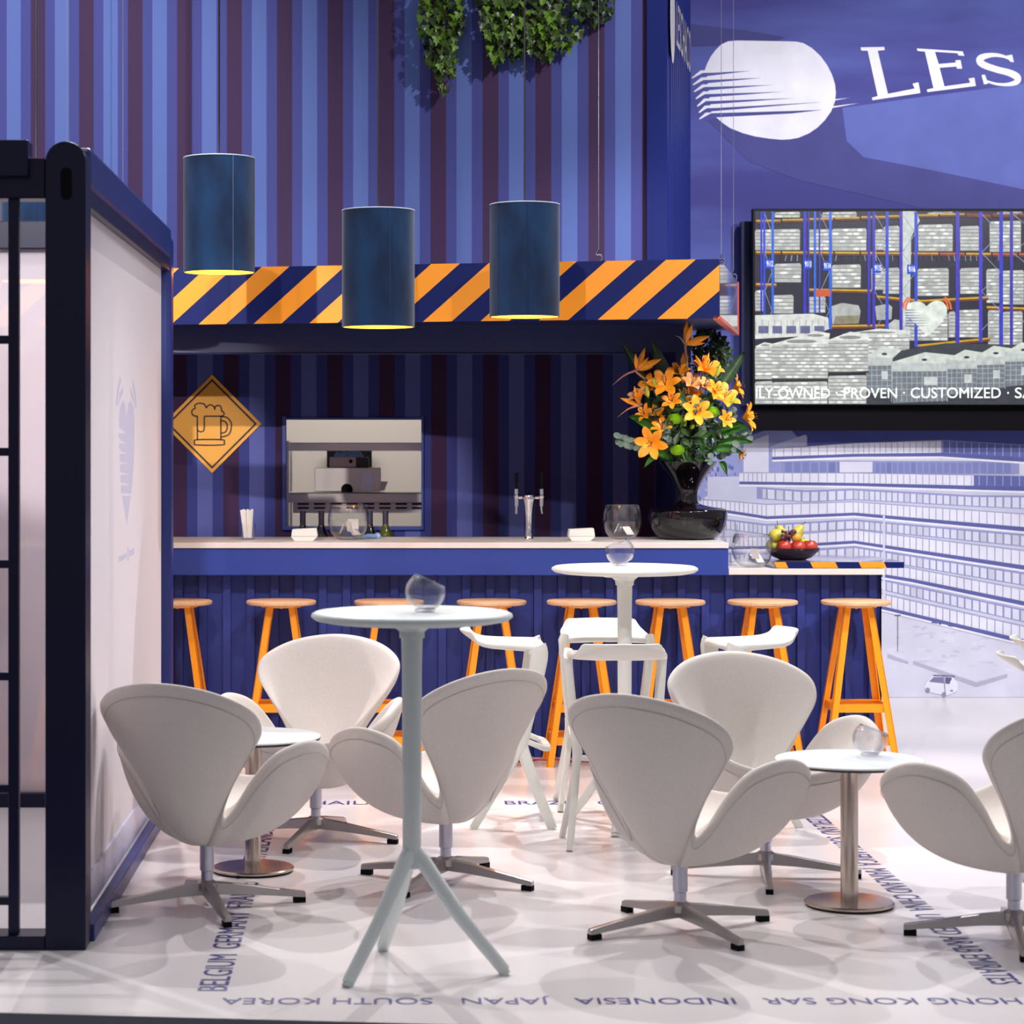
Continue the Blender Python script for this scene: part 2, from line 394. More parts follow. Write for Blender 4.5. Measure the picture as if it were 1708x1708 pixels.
def level(top, bot, x0, x1, dark=None):
    band(top, bot, x0, x1, PAN, 4)
    if dark: band(top, bot, dark, x1, (96, 104, 168), 4.5)
    for x in xs_from(x0+2, x1-1): cv.line(x, ip(top, x)+.5, x, ip(bot, x)-.5, .9, LN if not (dark and x > dark) else (190, 192, 220), 5)
    cv_top = [(a, y-1.2) for a, y in top]; band(cv_top, top, x0, x1, (150, 152, 190), 5)
    b2 = [(a, y+5+max(0, a-1423)*.009) for a, y in bot]; band(bot, b2, x0, x1, DB, 5)
    b3 = [(a, y+3.2) for a, y in b2]; band(b2, b3, x0, x1, (232, 232, 245), 5)
def windows(top, bot, x0, x1, fill=GLS):
    band(top, bot, x0, x1, WN, 4)
    xs = xs_from(x0+3, x1)
    for a, b in zip(xs, xs[1:]):
        g = max(1.0, (b-a)*.16); c = random.choice([fill, fill, fill, tuple(int(v*.93) for v in fill)])
        cv.poly([(a+g, ip(top, a+g)+3), (b-g*.4, ip(top, b)+3), (b-g*.4, ip(bot, b)-1.6), (a+g, ip(bot, a+g)-1.6)], c, 5)
band([(1240, 795), (1900, 795)], [(1180, 1010), (1469, 1010), (1900, 1110)], 1180, 1900, (196, 198, 222), 3)
level([(1288, 749), (1423, 740), (1570, 735), (1708, 743), (1900, 752)], [(1288, 762), (1423, 757), (1570, 755), (1708, 763), (1900, 772)], 1288, 1900, 1570)
windows([(1303, 768), (1900, 770)], [(1303, 790), (1900, 792)], 1303, 1700, (122, 130, 186))
band([(1390, 770), (1460, 770)], [(1390, 788), (1460, 788)], 1400, 1455, (214, 214, 234), 6)
level([(1233, 789), (1423, 789.5), (1624, 793), (1900, 798)], [(1233, 803), (1423, 805.5), (1624, 810), (1900, 815)], 1233, 1900, 1624)
windows([(1262, 812), (1345, 818), (1423, 815), (1620, 826), (1900, 828)], [(1262, 832), (1345, 838), (1423, 834), (1620, 845), (1900, 858)], 1262, 1900)
level([(1170, 834), (1208, 836), (1279, 842), (1425, 837.6), (1708, 858), (1900, 872)], [(1170, 847), (1208, 850), (1279, 861), (1425, 855), (1708, 879), (1900, 896)], 1170, 1900)
windows([(1180, 862), (1279, 874), (1425, 866), (1708, 891), (1900, 908)], [(1180, 880), (1279, 892), (1425, 883), (1708, 912), (1900, 932)], 1180, 1900)
level([(1270, 896), (1425, 884), (1708, 919), (1900, 943)], [(1270, 911), (1425, 901.7), (1708, 943), (1900, 970)], 1190, 1900)
windows([(1270, 922), (1425, 911), (1708, 955), (1900, 985)], [(1270, 940), (1425, 929), (1708, 977), (1900, 1010)], 1190, 1900)
level([(1300, 946), (1425, 933), (1520, 948), (1708, 983.5), (1900, 1020)], [(1300, 960), (1425, 950), (1520, 965), (1708, 1003), (1900, 1042)], 1190, 1900)
windows([(1425, 956), (1708, 1016), (1900, 1056)], [(1425, 974), (1708, 1038), (1900, 1082)], 1250, 1900)
level([(1425, 980), (1708, 1045), (1900, 1090)], [(1425, 1000), (1708, 1066.5), (1900, 1112)], 1250, 1900)
cv.line(1474, 860, 1474, 1012, 3.5, (206, 208, 230), 7)
# forecourt with lamp post, kerbs and a small car
cv.line(1497, 1026, 1497, 1086, 1.2, (96, 96, 130), 5); cv.line(1492, 1026, 1502, 1026, 2, (96, 96, 130), 5)
cv.poly([(1480, 1090), (1516, 1104), (1514, 1108), (1480, 1097)], (172, 172, 196), 4)
cv.poly([(1523, 1102), (1628, 1138), (1680, 1124), (1680, 1130), (1628, 1146), (1523, 1108)], (172, 172, 196), 4)
for k in range(60):
    x = random.uniform(1490, 1690); y = random.uniform(1040, 1120); cv.ell(x, y, random.uniform(3, 12), random.uniform(1, 4), random.choice([(198, 198, 218), (212, 212, 228), (192, 192, 214)]), 2, 7)
cv.poly([(1541, 1146), (1546, 1137), (1556, 1127), (1588, 1128), (1597, 1140), (1597, 1152), (1580, 1160), (1560, 1157), (1543, 1152)], (222, 222, 236), 5)
cv.poly([(1549, 1137), (1557, 1129), (1573, 1129), (1574, 1140)], (118, 118, 156), 6)
cv.poly([(1576, 1129), (1588, 1130), (1583, 1141), (1576, 1140)], (90, 90, 130), 6)
cv.line(1556, 1126.5, 1592, 1128, 2, (70, 70, 116), 6); cv.line(1574, 1128, 1576, 1156, 1.4, (90, 90, 130), 7)
cv.ell(1547, 1151, 4, 4.5, (140, 140, 172), 6); cv.ell(1574, 1158, 4, 4, (140, 140, 172), 6); cv.ell(1587, 1152, 3, 1.2, (90, 90, 130), 6)
for k in range(16):
    x = random.uniform(1556, 1612); cv.ell(x, 1038+(x-1556)*.18, random.uniform(1, 4), random.uniform(1, 2.4), (92, 92, 140), 8, 6)
M_print = print_mat('wall_print', noise=(5.0, .10))
cv.build('printed_graphic', M_print, wall_back)

# ------------------------------------------------------------------ structure: upper striped container, turned twelve degrees
TH = math.atan(.213)
Rz = Matrix.Rotation(-TH, 4, 'Z')
upc = Vector((1.59, 12.885, 0))            # its near right corner
ML = Matrix.Translation(upc) @ Rz          # local x along wall (left negative), local y backwards
stripe_cols = [(0, (74, 54, 88)), (.30, (78, 82, 150)), (.50, (100, 120, 188)), (.79, (78, 82, 150))]
M_up = stripes_mat('striped_print_upper', .3055, -1.367, stripe_cols)
m = MB(); m.box((-5, 0, 2.42), (-.115, .06, 8))
wu = struct(m.build('wall_upper', M_up)); wu.matrix_world = ML
m = MB()
m.box((-.115, -.03, 2.42), (0, .06, 8))
n_rib = 11
for k in range(n_rib):                    # corrugated end wall
    y0 = .06+k*.14; m.prism([(-.02, y0, 2.42), (.012, y0+.03, 2.42), (.012, y0+.08, 2.42), (-.02, y0+.11, 2.42), (-.02, y0+.14, 2.42), (-.06, y0+.14, 2.42), (-.06, y0, 2.42)], (0, 0, 5.58))
we = struct(m.build('wall_upper_end', M_navy)); we.matrix_world = ML
# emblem and name lettered along that end wall
Me = ML @ Matrix(((0, 0, 1, .0145), (1, 0, 0, .42), (0, 1, 0, 3.92), (0, 0, 0, 1)))
t_ = text('LESCHACO', 1.05, .26, M_white, 'wall_lettering', we, ML.inverted() @ Me)
m = MB(); m.lathe([(0, 0), (.26, 0), (.26, .002), (0, .002)], 36, Matrix.Translation((.0145, .14, 4.03)) @ Matrix.Rotation(PI/2, 4, 'Y') @ Matrix.Diagonal((1, .55, 1, 1)))
m.build('wall_emblem', M_white, we)

# ------------------------------------------------------------------ structure: bar interior
YW = 13.4; sW = F/YW
def wx(px): return (px-CX)/sW
def wz(py): return CH-(py-HY)/sW
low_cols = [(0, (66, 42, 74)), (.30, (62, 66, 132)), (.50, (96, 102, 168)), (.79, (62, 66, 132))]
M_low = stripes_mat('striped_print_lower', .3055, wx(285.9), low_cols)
X0, X1 = wx(477), wx(703); Z1, Z0 = wz(700), wz(878)
m = MB()
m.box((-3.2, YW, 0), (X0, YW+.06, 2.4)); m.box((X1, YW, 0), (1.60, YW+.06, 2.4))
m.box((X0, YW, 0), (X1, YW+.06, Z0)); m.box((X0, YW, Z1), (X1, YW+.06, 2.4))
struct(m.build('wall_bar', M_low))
m = MB(); fw = .022
m.box((X0-fw, YW-.02, Z0-fw), (X0, YW+.07, Z1+fw)); m.box((X1, YW-.02, Z0-fw), (X1+fw*.6, YW+.07, Z1+fw))
m.box((X0, YW-.02, Z0-fw), (X1, YW+.07, Z0)); m.box((X0, YW-.02, Z1), (X1, YW+.07, Z1+fw*.6))
struct(m.build('window_1', M_barblue, bevel=.002))
m = MB(); m.box((1.585, 12.2, 0), (1.63, YW+.06, 2.4)); struct(m.build('wall_bar_side', M_navyd))
m = MB(); m.box((-3.2, 12.25, 2.30), (1.63, YW+.06, 2.42)); struct(m.build('ceiling', M_navyd))
m = MB(); m.box((-3.2, 12.18, 2.078), (1.60, 12.30, 2.42)); m.box((-3.2, 12.17, 2.072), (1.60, 12.20, 2.0785))
struct(m.build('trim_1', M_navyd, bevel=.004))
m = MB(); m.box((1.545, 12.17, 0), (1.62, 12.3, 2.08)); struct(m.build('trim_2', M_navyd))
# kitchen behind the hatch
m = MB(); m.box((-1.6, 15.3, 0), (1.3, 15.36, 3)); m.box((-1.66, YW+.06, 0), (-1.6, 15.3, 3)); m.box((1.24, YW+.06, 0), (1.3, 15.3, 3)); m.box((-1.6, YW+.06, 2.45), (1.3, 15.3, 2.5))
m.box((.245, 15.29, 0), (.252, 15.3, 3))
struct(m.build('wall_kitchen', M_kwall))
kl = bpy.data.lights.new('kitchen_light', 'AREA'); kl.energy = 23; kl.shape = 'RECTANGLE'; kl.size = 1.6; kl.size_y = .8; kl.color = (1, .96, .9)
ko = bpy.data.objects.new('kitchen_light', kl); COL.objects.link(ko); ko.location = (-.2, 14.3, 2.4)

# ------------------------------------------------------------------ kitchen equipment seen through the hatch
t = thing('steel_shelf_rack', 'stainless steel kitchen shelf rack seen through the serving hatch', 'shelf', (0, 14.0, 0))
def kz(py, d=14.0): return CH-(py-HY)*d/F
def kx(px, d=14.0): return (px-CX)*d/F
m = MB(); m.box((kx(481), 0, kz(752)), (kx(760), .012, kz(738))); m.box((kx(481), .0, kz(740)), (kx(760), .42, kz(738))); m.build('upper_shelf', M_kst, t, bevel=.002)
m = MB(); m.box((kx(481), 0, kz(838)), (kx(760), .012, kz(822))); m.box((kx(481), 0, kz(824)), (kx(760), .5, kz(822))); m.build('lower_shelf', M_kst, t, bevel=.002)
m = MB(); m.box((kx(488), .03, kz(856)), (kx(760), .05, kz(838))); m.build('louvre_panel', M_kst, t)
m = MB()
for k in range(8):
    for r_ in range(2):
        a = kx(496+27.3*k); z = kz(840.5+6.7*r_); m.box((a, .022, z-.006), (a+.07, .034, z+.004))
m.build('louvre_slots', M_black, t)
m = MB(); m.box((kx(478), -.02, .2), (kx(482), .02, kz(735))); m.build('upright', M_kst, t)
m = MB(); m.box((kx(478), .46, .2), (kx(482), .5, kz(735))); m.build('upright', M_kst, t)
m = MB(); m.box((kx(750), .46, .2), (kx(754), .5, kz(735))); m.build('upright', M_kst, t)
t = thing('steel_dispenser', 'brushed steel dispenser unit with a taped note on the lower kitchen shelf', 'dispenser', (kx(583, 14.2), 14.13, kz(823)+.01))
m = MB(); m.box((-.215, 0, 0), (.195, .25, .146)); m.build('housing', M_kst, t, bevel=.004)
m = MB(); m.lathe([(0, 0), (.036, 0), (.036, .004), (0, .004)], 24, Matrix.Translation((-.015, -.001, .012)) @ Matrix.Rotation(PI/2, 4, 'X')); m.build('knob', M_black, t)
m = MB(); m.box((.075, -.004, .005), (.15, -.001, .115)); m.build('paper_note', M_paper, t)
t = thing('carton', 'flat white and black carton on top of the steel dispenser', 'box', (kx(583, 14.25), 14.25, kz(823)+.158))
m = MB(); m.box((-.125, 0, .001), (.04, .2, .062)); m.build('white_side', mat('carton_pale', (206, 186, 190), .6), t)
m = MB(); m.box((.04, 0, .001), (.12, .2, .062)); m.build('dark_side', mat('carton_dark', (42, 26, 44), .5), t)
m = MB(); m.lathe([(0, 0), (.012, 0), (.012, .002)], 18, Matrix.Translation((.008, -.001, .038)) @ Matrix.Rotation(PI/2, 4, 'X')); m.build('round_mark', M_black, t)
m = MB(); N = 18
vs = []
for j in range(10):
    for i in range(N):
        u = i/(N-1); v = j/9; e = math.sin(PI*u)**.5*math.sin(PI*v)**.4
        vs.append((-.10+.19*u, .02+.15*v, .0+e*(.045+.014*math.sin(9*u+3*v)+.008*math.sin(23*u))))
m.add(vs, [(j*N+i, j*N+i+1, (j+1)*N+i+1, (j+1)*N+i) for j in range(9) for i in range(N-1)])
c = m.build('cloth', mat('light_blue_cloth', (150, 180, 230), .9, bump=(200, .5)), None, smooth=True, loc=(kx(583, 14.25), 14.25, kz(823)+.222))
tag(c, 'crumpled light blue cloth lying on the flat carton in the kitchen', 'cloth')
m = MB(); m.box((-.15, 0, 0), (.15, .03, .14)); m.box((-.02, .01, -.04), (.02, .03, 0)); c = m.build('wall_screen', M_black, None, loc=(kx(581, 14.8), 15.2, kz(783, 15.2)))
tag(c, 'small dark screen on the kitchen wall behind the carton', 'screen')
m = MB(); m.prism([(0, 0, 0), (.05, 0, 0), (.07, 0, .055), (0, 0, .06)], (0, .05, 0)); c = m.build('paper_cup', M_paper, None, loc=(kx(628, 14.3), 14.3, kz(823, 14.0)+.012))
tag(c, 'white paper holder beside the steel dispenser on the kitchen shelf', 'paper holder')

# ------------------------------------------------------------------ beer sign(s)
def beer_sign(cx, cz, label):
    t = thing('warning_sign', label, 'sign', (cx, YW-.012, cz))
    h = .29
    def dia(r, y0, y1, mb): mb.prism([(-r, y0, 0), (0, y0, -r), (r, y0, 0), (0, y0, r)], (0, y1-y0, 0))
    m = MB(); dia(h, 0, .010, m); m.build('board', M_yellow, t, bevel=.002)
    m = MB(); a, b = h*.91, h*.86
    for s1, s2 in ((1, 1), (1, -1), (-1, -1), (-1, 1)):
        m.prism([(s1*a, -.001, 0), (0, -.001, s2*a), (0, -.001, s2*b), (s1*b, -.001, 0)], (0, -.001, 0))
    m.build('border_line', M_signink, t)
    # mug symbol drawn with an even line
    k = .29/83.0
    g = lambda x, y: Vector(((x-353)*k, -.0018, -(y-706)*k))
    sc_ = lambda x, y: g(280+x/3.416, 560+y/3.416)
    m = MB()
    def ln(P, closed=False): m.sweep(P, [(-.004, -.0008), (.004, -.0008), (.004, .0008), (-.004, .0008)], None, (0, -1, 0), closed)
    ln([sc_(165, 455), sc_(165, 590)]); ln([sc_(300, 455), sc_(300, 590)]); ln([sc_(205, 455), sc_(300, 455)])
    ln([sc_(205, 455), sc_(205, 525), sc_(200, 540), sc_(185, 545), sc_(170, 540), sc_(165, 528)])
    ln(cat([sc_(160, 590), sc_(308, 590), sc_(318, 605), sc_(308, 620), sc_(160, 620), sc_(150, 605)], 3, True), True)
    ln(cat([sc_(300, 458), sc_(335, 462), sc_(358, 490), sc_(360, 520), sc_(345, 560), sc_(300, 575)], 4))
    ln(cat([sc_(300, 480), sc_(320, 483), sc_(335, 500), sc_(335, 530), sc_(322, 548), sc_(300, 552)], 4))
    foam = [(165, 455), (145, 452), (133, 437), (137, 418), (152, 410), (150, 392), (175, 380), (205, 386), (216, 408)]
    ln(cat([sc_(*p) for p in foam], 3)); ln(cat([sc_(*p) for p in [(216, 408), (228, 392), (245, 390), (262, 402), (266, 418)]], 3))
    ln(cat([sc_(*p) for p in [(262, 410), (275, 394), (296, 396), (304, 414), (302, 425)]], 3))
    ln(cat([sc_(*p) for p in [(302, 424), (316, 432), (318, 447), (300, 456)]], 3))
    m.build('mug_symbol', M_signink, t)
beer_sign(wx(354), wz(707), 'yellow diamond sign with a beer mug symbol beside the serving hatch')
beer_sign(wx(-66), wz(705), 'yellow diamond sign seen through the translucent panel of the container frame')

# ------------------------------------------------------------------ bar
bar = thing('bar_counter', 'long blue bar with corrugated front and white top', 'bar counter', (0, 11.6, 0))
YF = 0.0
def bx(px, d): return (px-CX)*d/F
m = MB()
xa, xb = -3.1, bx(1468, 11.6); per = .1215; x = xa; prof = []
ph = 0
while x < xb:
    prof += [(x, 0), (x+.080, 0), (x+.082, -.032), (x+.1205, -.032)]
    x += per
prof = [(min(a, xb), b) for a, b in prof]+[(xb, 0)]
vs = []; fs = []
for a, b in prof: vs += [(a, b, .0), (a, b, .935)]
for i in range(len(prof)-1): fs.append((2*i, 2*i+2, 2*i+3, 2*i+1))
m.add(vs, fs); m.box((xa, .004, 0), (xb, .60, .935))
m.build('corrugated_front', M_barfront, bar)
xr = bx(1215, 11.45)
m = MB(); m.box((-3.1, -.15, .932), (xr, .0, 1.066)); m.build('fascia', M_barblue, bar, bevel=.002)
m = MB(); m.box((-3.1, .0, .936), (xr, .55, 1.066)); m.build('upper_carcass', M_barfront, bar)
m = MB(); m.box((-3.1, -.16, 1.068), (xr, .58, 1.096)); m.build('white_top', M_white, bar, bevel=.002)
m = MB(); m.box((xr+.002, -.15, .934), (bx(1475, 11.45), .56, .966)); m.build('lower_white_top', M_white, bar, bevel=.002)
# striped board lying on the lower top
t = thing('striped_board', 'glossy tabletop board with orange and navy striped edge on the low end of the bar', 'tabletop', (0, 11.45, .968))
m = MB()
xs0, xs1 = bx(1291, 11.45), bx(1508, 11.45)
poly = [(xs0, .0, 0), (xs1, .0, 0), (xs1, .45, 0), (xs1-.05, .66, 0), (xs1-.2, .76, 0), (xs0, .8, 0)]
m.prism(poly, (0, 0, .030)); m.build('board', mat('gloss_board', (120, 110, 140), .12, spec=.8, coat=.6), t)
seg = [1291, 1310, 1351, 1393, 1432, 1474, 1508]
for i in range(6):
    a, b = seg[i], seg[i+1]; sl = 5
    A, B = bx(a, 11.45), bx(b, 11.45); s_ = bx(CX+sl, 11.45)
    q_ = [(max(A, xs0), -.002, .030), (min(B, xs1), -.002, .030), (min(B+s_, xs1), -.002, 0), (min(A+s_, xs1), -.002, 0)]
    m = MB(); m.prism(q_, (0, .004, 0)); m.build('navy_edge' if i % 2 else 'orange_edge', M_stripeN if i % 2 else M_stripeO, t)
m = MB(); m.box((-3.1, 12.25, .87), (1.5, 12.85, .91)); m.box((-3.1, 12.3, 0), (1.5, 12.8, .87))
tag(m.build('back_counter', M_navyd), 'dark work counter behind the bar carrying the wine bottles', 'counter')

# ------------------------------------------------------------------ striped canopy hung on wires
cc = Vector((bx(1200, 11.2), 11.2, 0))
MC = Matrix.Translation(cc) @ Rz
can = thing('striped_canopy', 'orange and navy diagonal striped canopy hanging above the bar', 'canopy'); can.matrix_world = MC
ztop, zbot = CH+314*11.2/F, CH+215*11.2/F
Lc = 5.0; Hc = ztop-zbot
m = MB(); m.box((-Lc, 0, zbot), (0, .03, ztop)); m.build('front_board', M_stripeN, can, bevel=.001)
m = MB()
pw = .295; sl = .338         # stripe pitch and slant
k = 0
x = -.115+.05
base = -.158
base += .295
while base > -Lc-1:
    w2 = .147
    # bottom edge from base-w2 .. base, top edge shifted to the right by slant
    P = [(base-w2, zbot), (base, zbot), (base+sl, ztop), (base+sl-w2, ztop)]
    # clip to x in [-Lc,0]
    def clip(poly, lim, keep_less):
        o = []
        for i in range(len(poly)):
            a, b = poly[i-1], poly[i]
            ia = (a[0] <= lim) if keep_less else (a[0] >= lim); ib = (b[0] <= lim) if keep_less else (b[0] >= lim)
            if ia != ib:
                tt = (lim-a[0])/(b[0]-a[0]); o.append((lim, a[1]+(b[1]-a[1])*tt))
            if ib: o.append(b)
        return o
    P = clip(P, 0, True)
    if len(P) > 2: P = clip(P, -Lc, False)
    if len(P) > 2: m.prism([(a, -.0015, b) for a, b in P], (0, .0012, 0))
    base -= pw
m.build('orange_stripes', M_stripeO, can)
M_gl = mat('glossy_end', (150, 110, 150), .08, metal=.7, coat=.5)
m = MB(); m.box((-.012, .03, zbot+.0), (0, 1.6, ztop)); m.build('end_panel', M_gl, can)
m = MB(); m.box((-.03, .0, zbot-.006), (.004, 1.62, zbot+.012)); m.box((-.03, 1.60, zbot), (.004, 1.62, ztop)); m.build('end_trim', mat('copper_trim', (190, 80, 50), .4), can)
m = MB(); m.box((-Lc, .03, zbot+.02), (-.012, 1.58, zbot+.04)); m.build('underside', M_navyd, can)
for lx, ly in ((-.60, .04), (-.02, .45), (-.02, 1.5), (-3.6, .6)):
    m = MB(); m.tube([(lx, ly, ztop+.06), (lx, ly, 7.5)], .0014, 6); wr = m.build('wire', M_wire, can)
    m = MB(); m.tube(cat([(lx, ly, ztop-.005), (lx+.016, ly, ztop+.01), (lx+.012, ly, ztop+.035), (lx-.012, ly, ztop+.035), (lx, ly, ztop+.06)], 4), .004, 8, up=(0, 1, 0)); m.build('hook', M_chrome, wr, smooth=True)

# ------------------------------------------------------------------ pendant lamps
def make_lamp(label):
    t = thing('pendant_lamp', label, 'lamp', group=None)
    r, h = .165, .53
    m = MB(); m.lathe([(r, 0), (r, h), (r-.004, h), (r-.004, 0), (r, 0)], 56, None, 0, False); m.build('lamp_shade', M_velvet, t, smooth=True)
    m = MB(); m.lathe([(r-.0045, .002), (r-.0045, h-.002)], 48, None, 0, False); m.build('lining', M_lining, t, smooth=True)
    m = MB(); m.lathe([(r-.003, h-.002), (r+.001, h-.002), (r+.001, h+.002), (r-.003, h+.002), (r-.003, h-.002)], 48, None, 0, False); m.lathe([(0, h-.012), (r-.005, h-.012), (r-.005, h-.006), (0, h-.006)], 40)
    m.build('top_rim', M_lampwhite, t, smooth=True)
    m = MB(); m.tube([(0, 0, h-.01), (0, 0, 4.5)], .0045, 8); m.build('cord', M_cord, t)
    m = MB(); m.ball((0, 0, h*.45), .04); m.tube([(0, 0, h*.5), (0, 0, h)], .015, 10); m.build('bulb', mat('bulb', (255, 220, 150), .5, emis=((255, 205, 120), 6)), t, smooth=True)
    m = MB(); m.box((r*math.cos(-1.1)-.0012, r*math.sin(-1.1)-.002, .002), (r*math.cos(-1.1)+.0012, r*math.sin(-1.1)+.004, h-.002)); m.build('seam', M_navyd, t)
    return t
lamps = [(365.5, 455, 10.55, 'blue velvet pendant lamp nearest the white container frame, highest of the three'),
         (631, 546, 10.35, 'blue velvet pendant lamp hanging lowest, the middle one of the three'),
         (875, 529, 10.75, 'blue velvet pendant lamp nearest the flowers, covering the canopy stripes'),
         (60, 470, 10.7, 'blue velvet pendant lamp partly hidden behind the container frame')]
l0 = None
for px, py, d, lb in lamps:
    p = at(px, py, d)
    if l0 is None: l0 = make_lamp(lb); l0['group'] = 'blue pendant lamps over the bar'; l0.location = p
    else: dup(l0, p, random.uniform(-.6, .6), lb)
    pl = bpy.data.lights.new('lamp_bulb_light', 'POINT'); pl.energy = 5; pl.color = (1, .8, .5); pl.shadow_soft_size = .04
    po = bpy.data.objects.new('lamp_bulb_light', pl); COL.objects.link(po); po.location = p+Vector((0, 0, .16))

# ------------------------------------------------------------------ television
tv = thing('television', 'large flat television showing a warehouse full of pallets', 'television', (0, 14.1, 0))
dT = 14.1
def T(px, py, y=0.0): return Vector(((px-CX)*(dT)/F, y, CH-(py-HY)*dT/F))
a, b = T(1255, 676), T(1864, 348)
m = MB(); m.box((a.x, 0, a.z), (b.x, .05, b.z)); m.build('casing', mat('tv_black', (7, 5, 12), .5, spec=.2), tv, bevel=.004)
m = MB(); m.box((T(1262, 0).x, .05, T(0, 640).z), (T(1842, 0).x, .14, T(0, 380).z)); m.build('back_housing', M_black, tv)
def tfn(x, y, layer): p = T(1240+x/3.65, 330+y/3.65); return (p.x, -.001-layer, p.z)
cv = Canvas(tfn)
XR = 2210
cv.rect(70, 82, XR, 1258, (26, 26, 48), 0)
G = lambda v: (int(v), int(v+3), int(v))
def stack(x0, y0, x1, y1, layer=2, base=182, rows=None):
    cv.poly([(x0+6, y0+4), (x1-8, y0), (x1, y0+12), (x1-2, y1), (x0, y1), (x0-2, y0+16)], G(base), layer)
    rows = rows or max(2, int((y1-y0)/21)); rh = (y1-y0)/rows
    for r in range(rows):
        n = max(2, int((x1-x0)/42)); off = (r % 2)*.5
        for k in range(n+1):
            cx = x0+(k+off)*(x1-x0)/n
            if cx-14 < x0 or cx+14 > x1: continue
            cv.ell(cx, y0+(r+.5)*rh, (x1-x0)/n*.46, rh*.36, G(min(248, base+random.uniform(-22, 62))), layer+1, 8)
        cv.line(x0, y0+(r+1)*rh, x1, y0+(r+1)*rh, 3.2, G(base-95), layer+1)
# shelves: rows of stacks
for (y0, y1, sh) in ((82, 135, 0), (185, 325, 0), (400, 535, 6), (600, 700, 8)):
    x = 72
    while x < 1700 and y1 < 300 or x < 100: 
        break
cells = [(72,190,345,318),(395,190,525,320),(540,185,750,322),(800,190,855,318),(855,170,950,325),(1065,160,1275,325),(1320,170,1435,322),(1500,140,1690,330),(1760,150,1960,330),(2000,160,2200,330),
 (190,398,352,515),(540,405,715,548),(780,420,850,560),(850,425,950,585),(1060,428,1250,598),(1320,425,1440,585),(1480,430,1560,640),(1570,440,1708,650),(1760,430,1950,640),(1990,430,2200,640),
 (180,590,305,705),(72,560,125,690),(395,600,500,700),(1250,690,1290,850),(1310,680,1440,850),(1490,680,1560,900),(1580,690,1700,900),(1760,700,1960,900),(2000,700,2200,900),(1000,700,1245,870),
 (1,0,0,0)]
for c in cells[:-1]: stack(*c)
for x0, x1 in ((190, 345), (480, 690), (1120, 1280), (1540, 1700)): stack(x0, 84, x1, 122 if x0 < 1000 else 100, 2, 170, 2)
cv.poly([(535, 660), (600, 640), (700, 655), (712, 690), (700, 765), (540, 770)], G(176), 3); cv.poly([(560, 720), (705, 715), (700, 765), (545, 770)], (140, 132, 112), 4)
cv.poly([(800, 660), (880, 645), (905, 665), (900, 740), (810, 745)], G(170), 3)
cv.poly([(880, 770), (920, 740), (950, 745), (950, 820), (890, 815)], G(190), 3)
# beams
def beam(x0, y0, x1, y1, c1=(200, 160, 20), c2=(104, 50, 26)):
    cv.line(x0, y0, x1, y1, 11, c1, 5); cv.line(x0, y0+12, x1, y1+12, 13, c2, 4)
for x in range(75, 2050, 160):
    c1 = random.choice([(206, 166, 24), (214, 150, 20), (220, 180, 40)]) if x < 1150 else random.choice([(190, 92, 26), (206, 160, 24)])
    yy = lambda b, s: b+(x-70)*s
    beam(x, yy(330, .008), x+150, yy(331, .008), c1, (92, 48, 30))
    beam(x, 140-(x-70)*.035 if x < 1200 else 100, x+150, 138-(x-70)*.035 if x < 1200 else 108, (190, 150, 30) if x < 1200 else (130, 60, 26), (84, 40, 26))
for x0, y0, x1, y1 in ((75, 525, 200, 528), (390, 558, 780, 565), (810, 600, 1070, 625), (1070, 628, 1490, 605), (1480, 665, 2200, 690), (535, 780, 860, 776), (1055, 900, 1500, 855)): beam(x0, y0, x1, y1)
for x in range(90, 2200, 34): cv.line(x, 350, x+random.randint(-8, 8), 385, random.uniform(2, 5), random.choice([(160, 165, 190), (50, 60, 120), (20, 20, 50)]), 5)
cv.poly([(968, 82), (1050, 82), (1072, 140), (1020, 240), (1010, 820), (968, 820)], (196, 204, 202), 6)
# uprights
for x, y1, w_, c in ((108,690,12,(40,50,190)),(126,720,14,(30,70,200)),(177,705,16,(28,96,214)),(372,705,20,(44,44,180)),(395,700,12,(36,44,150)),(434,700,14,(34,100,220)),(462,705,10,(44,50,180)),(528,800,17,(28,96,220)),(762,780,18,(44,40,170)),(792,795,18,(50,44,180)),(873,810,20,(44,70,200)),(957,830,18,(56,44,180)),(1049,910,20,(40,70,200)),(1302,890,24,(56,50,180)),(1443,880,22,(56,50,190)),(1567,910,24,(44,50,190)),(1630,915,20,(56,46,170)),(1790,915,22,(50,50,190)),(1960,915,24,(50,50,190)),(2120,915,24,(50,50,190))):
    cv.line(x, 84, x, y1, w_, c, 7)
for (xa_, xb_) in ((130, 172), (468, 520), (800, 865), (965, 1045), (1450, 1560), (1640, 1780)):
    y = 100; s_ = 1
    while y < 780:
        cv.line(xa_ if s_ > 0 else xb_, y, xb_ if s_ > 0 else xa_, y+115, 4, (140, 146, 180), 7); y += 118; s_ = -s_
M_tvtxt = mat('tv_letters', (230, 236, 232), .5, emis=((226, 234, 226), .62))
# bay numbers
for n_, x, y in (('9112', 155, 402), ('9113', 388, 405), ('9114', 505, 415), ('9115', 812, 428), ('9116', 1018, 435)):
    cv.rect(x-23, y-28, x+25, y+30, (20, 70, 200), 8)
cv.rect(440, 560, 528, 600, (206, 84, 40), 8)
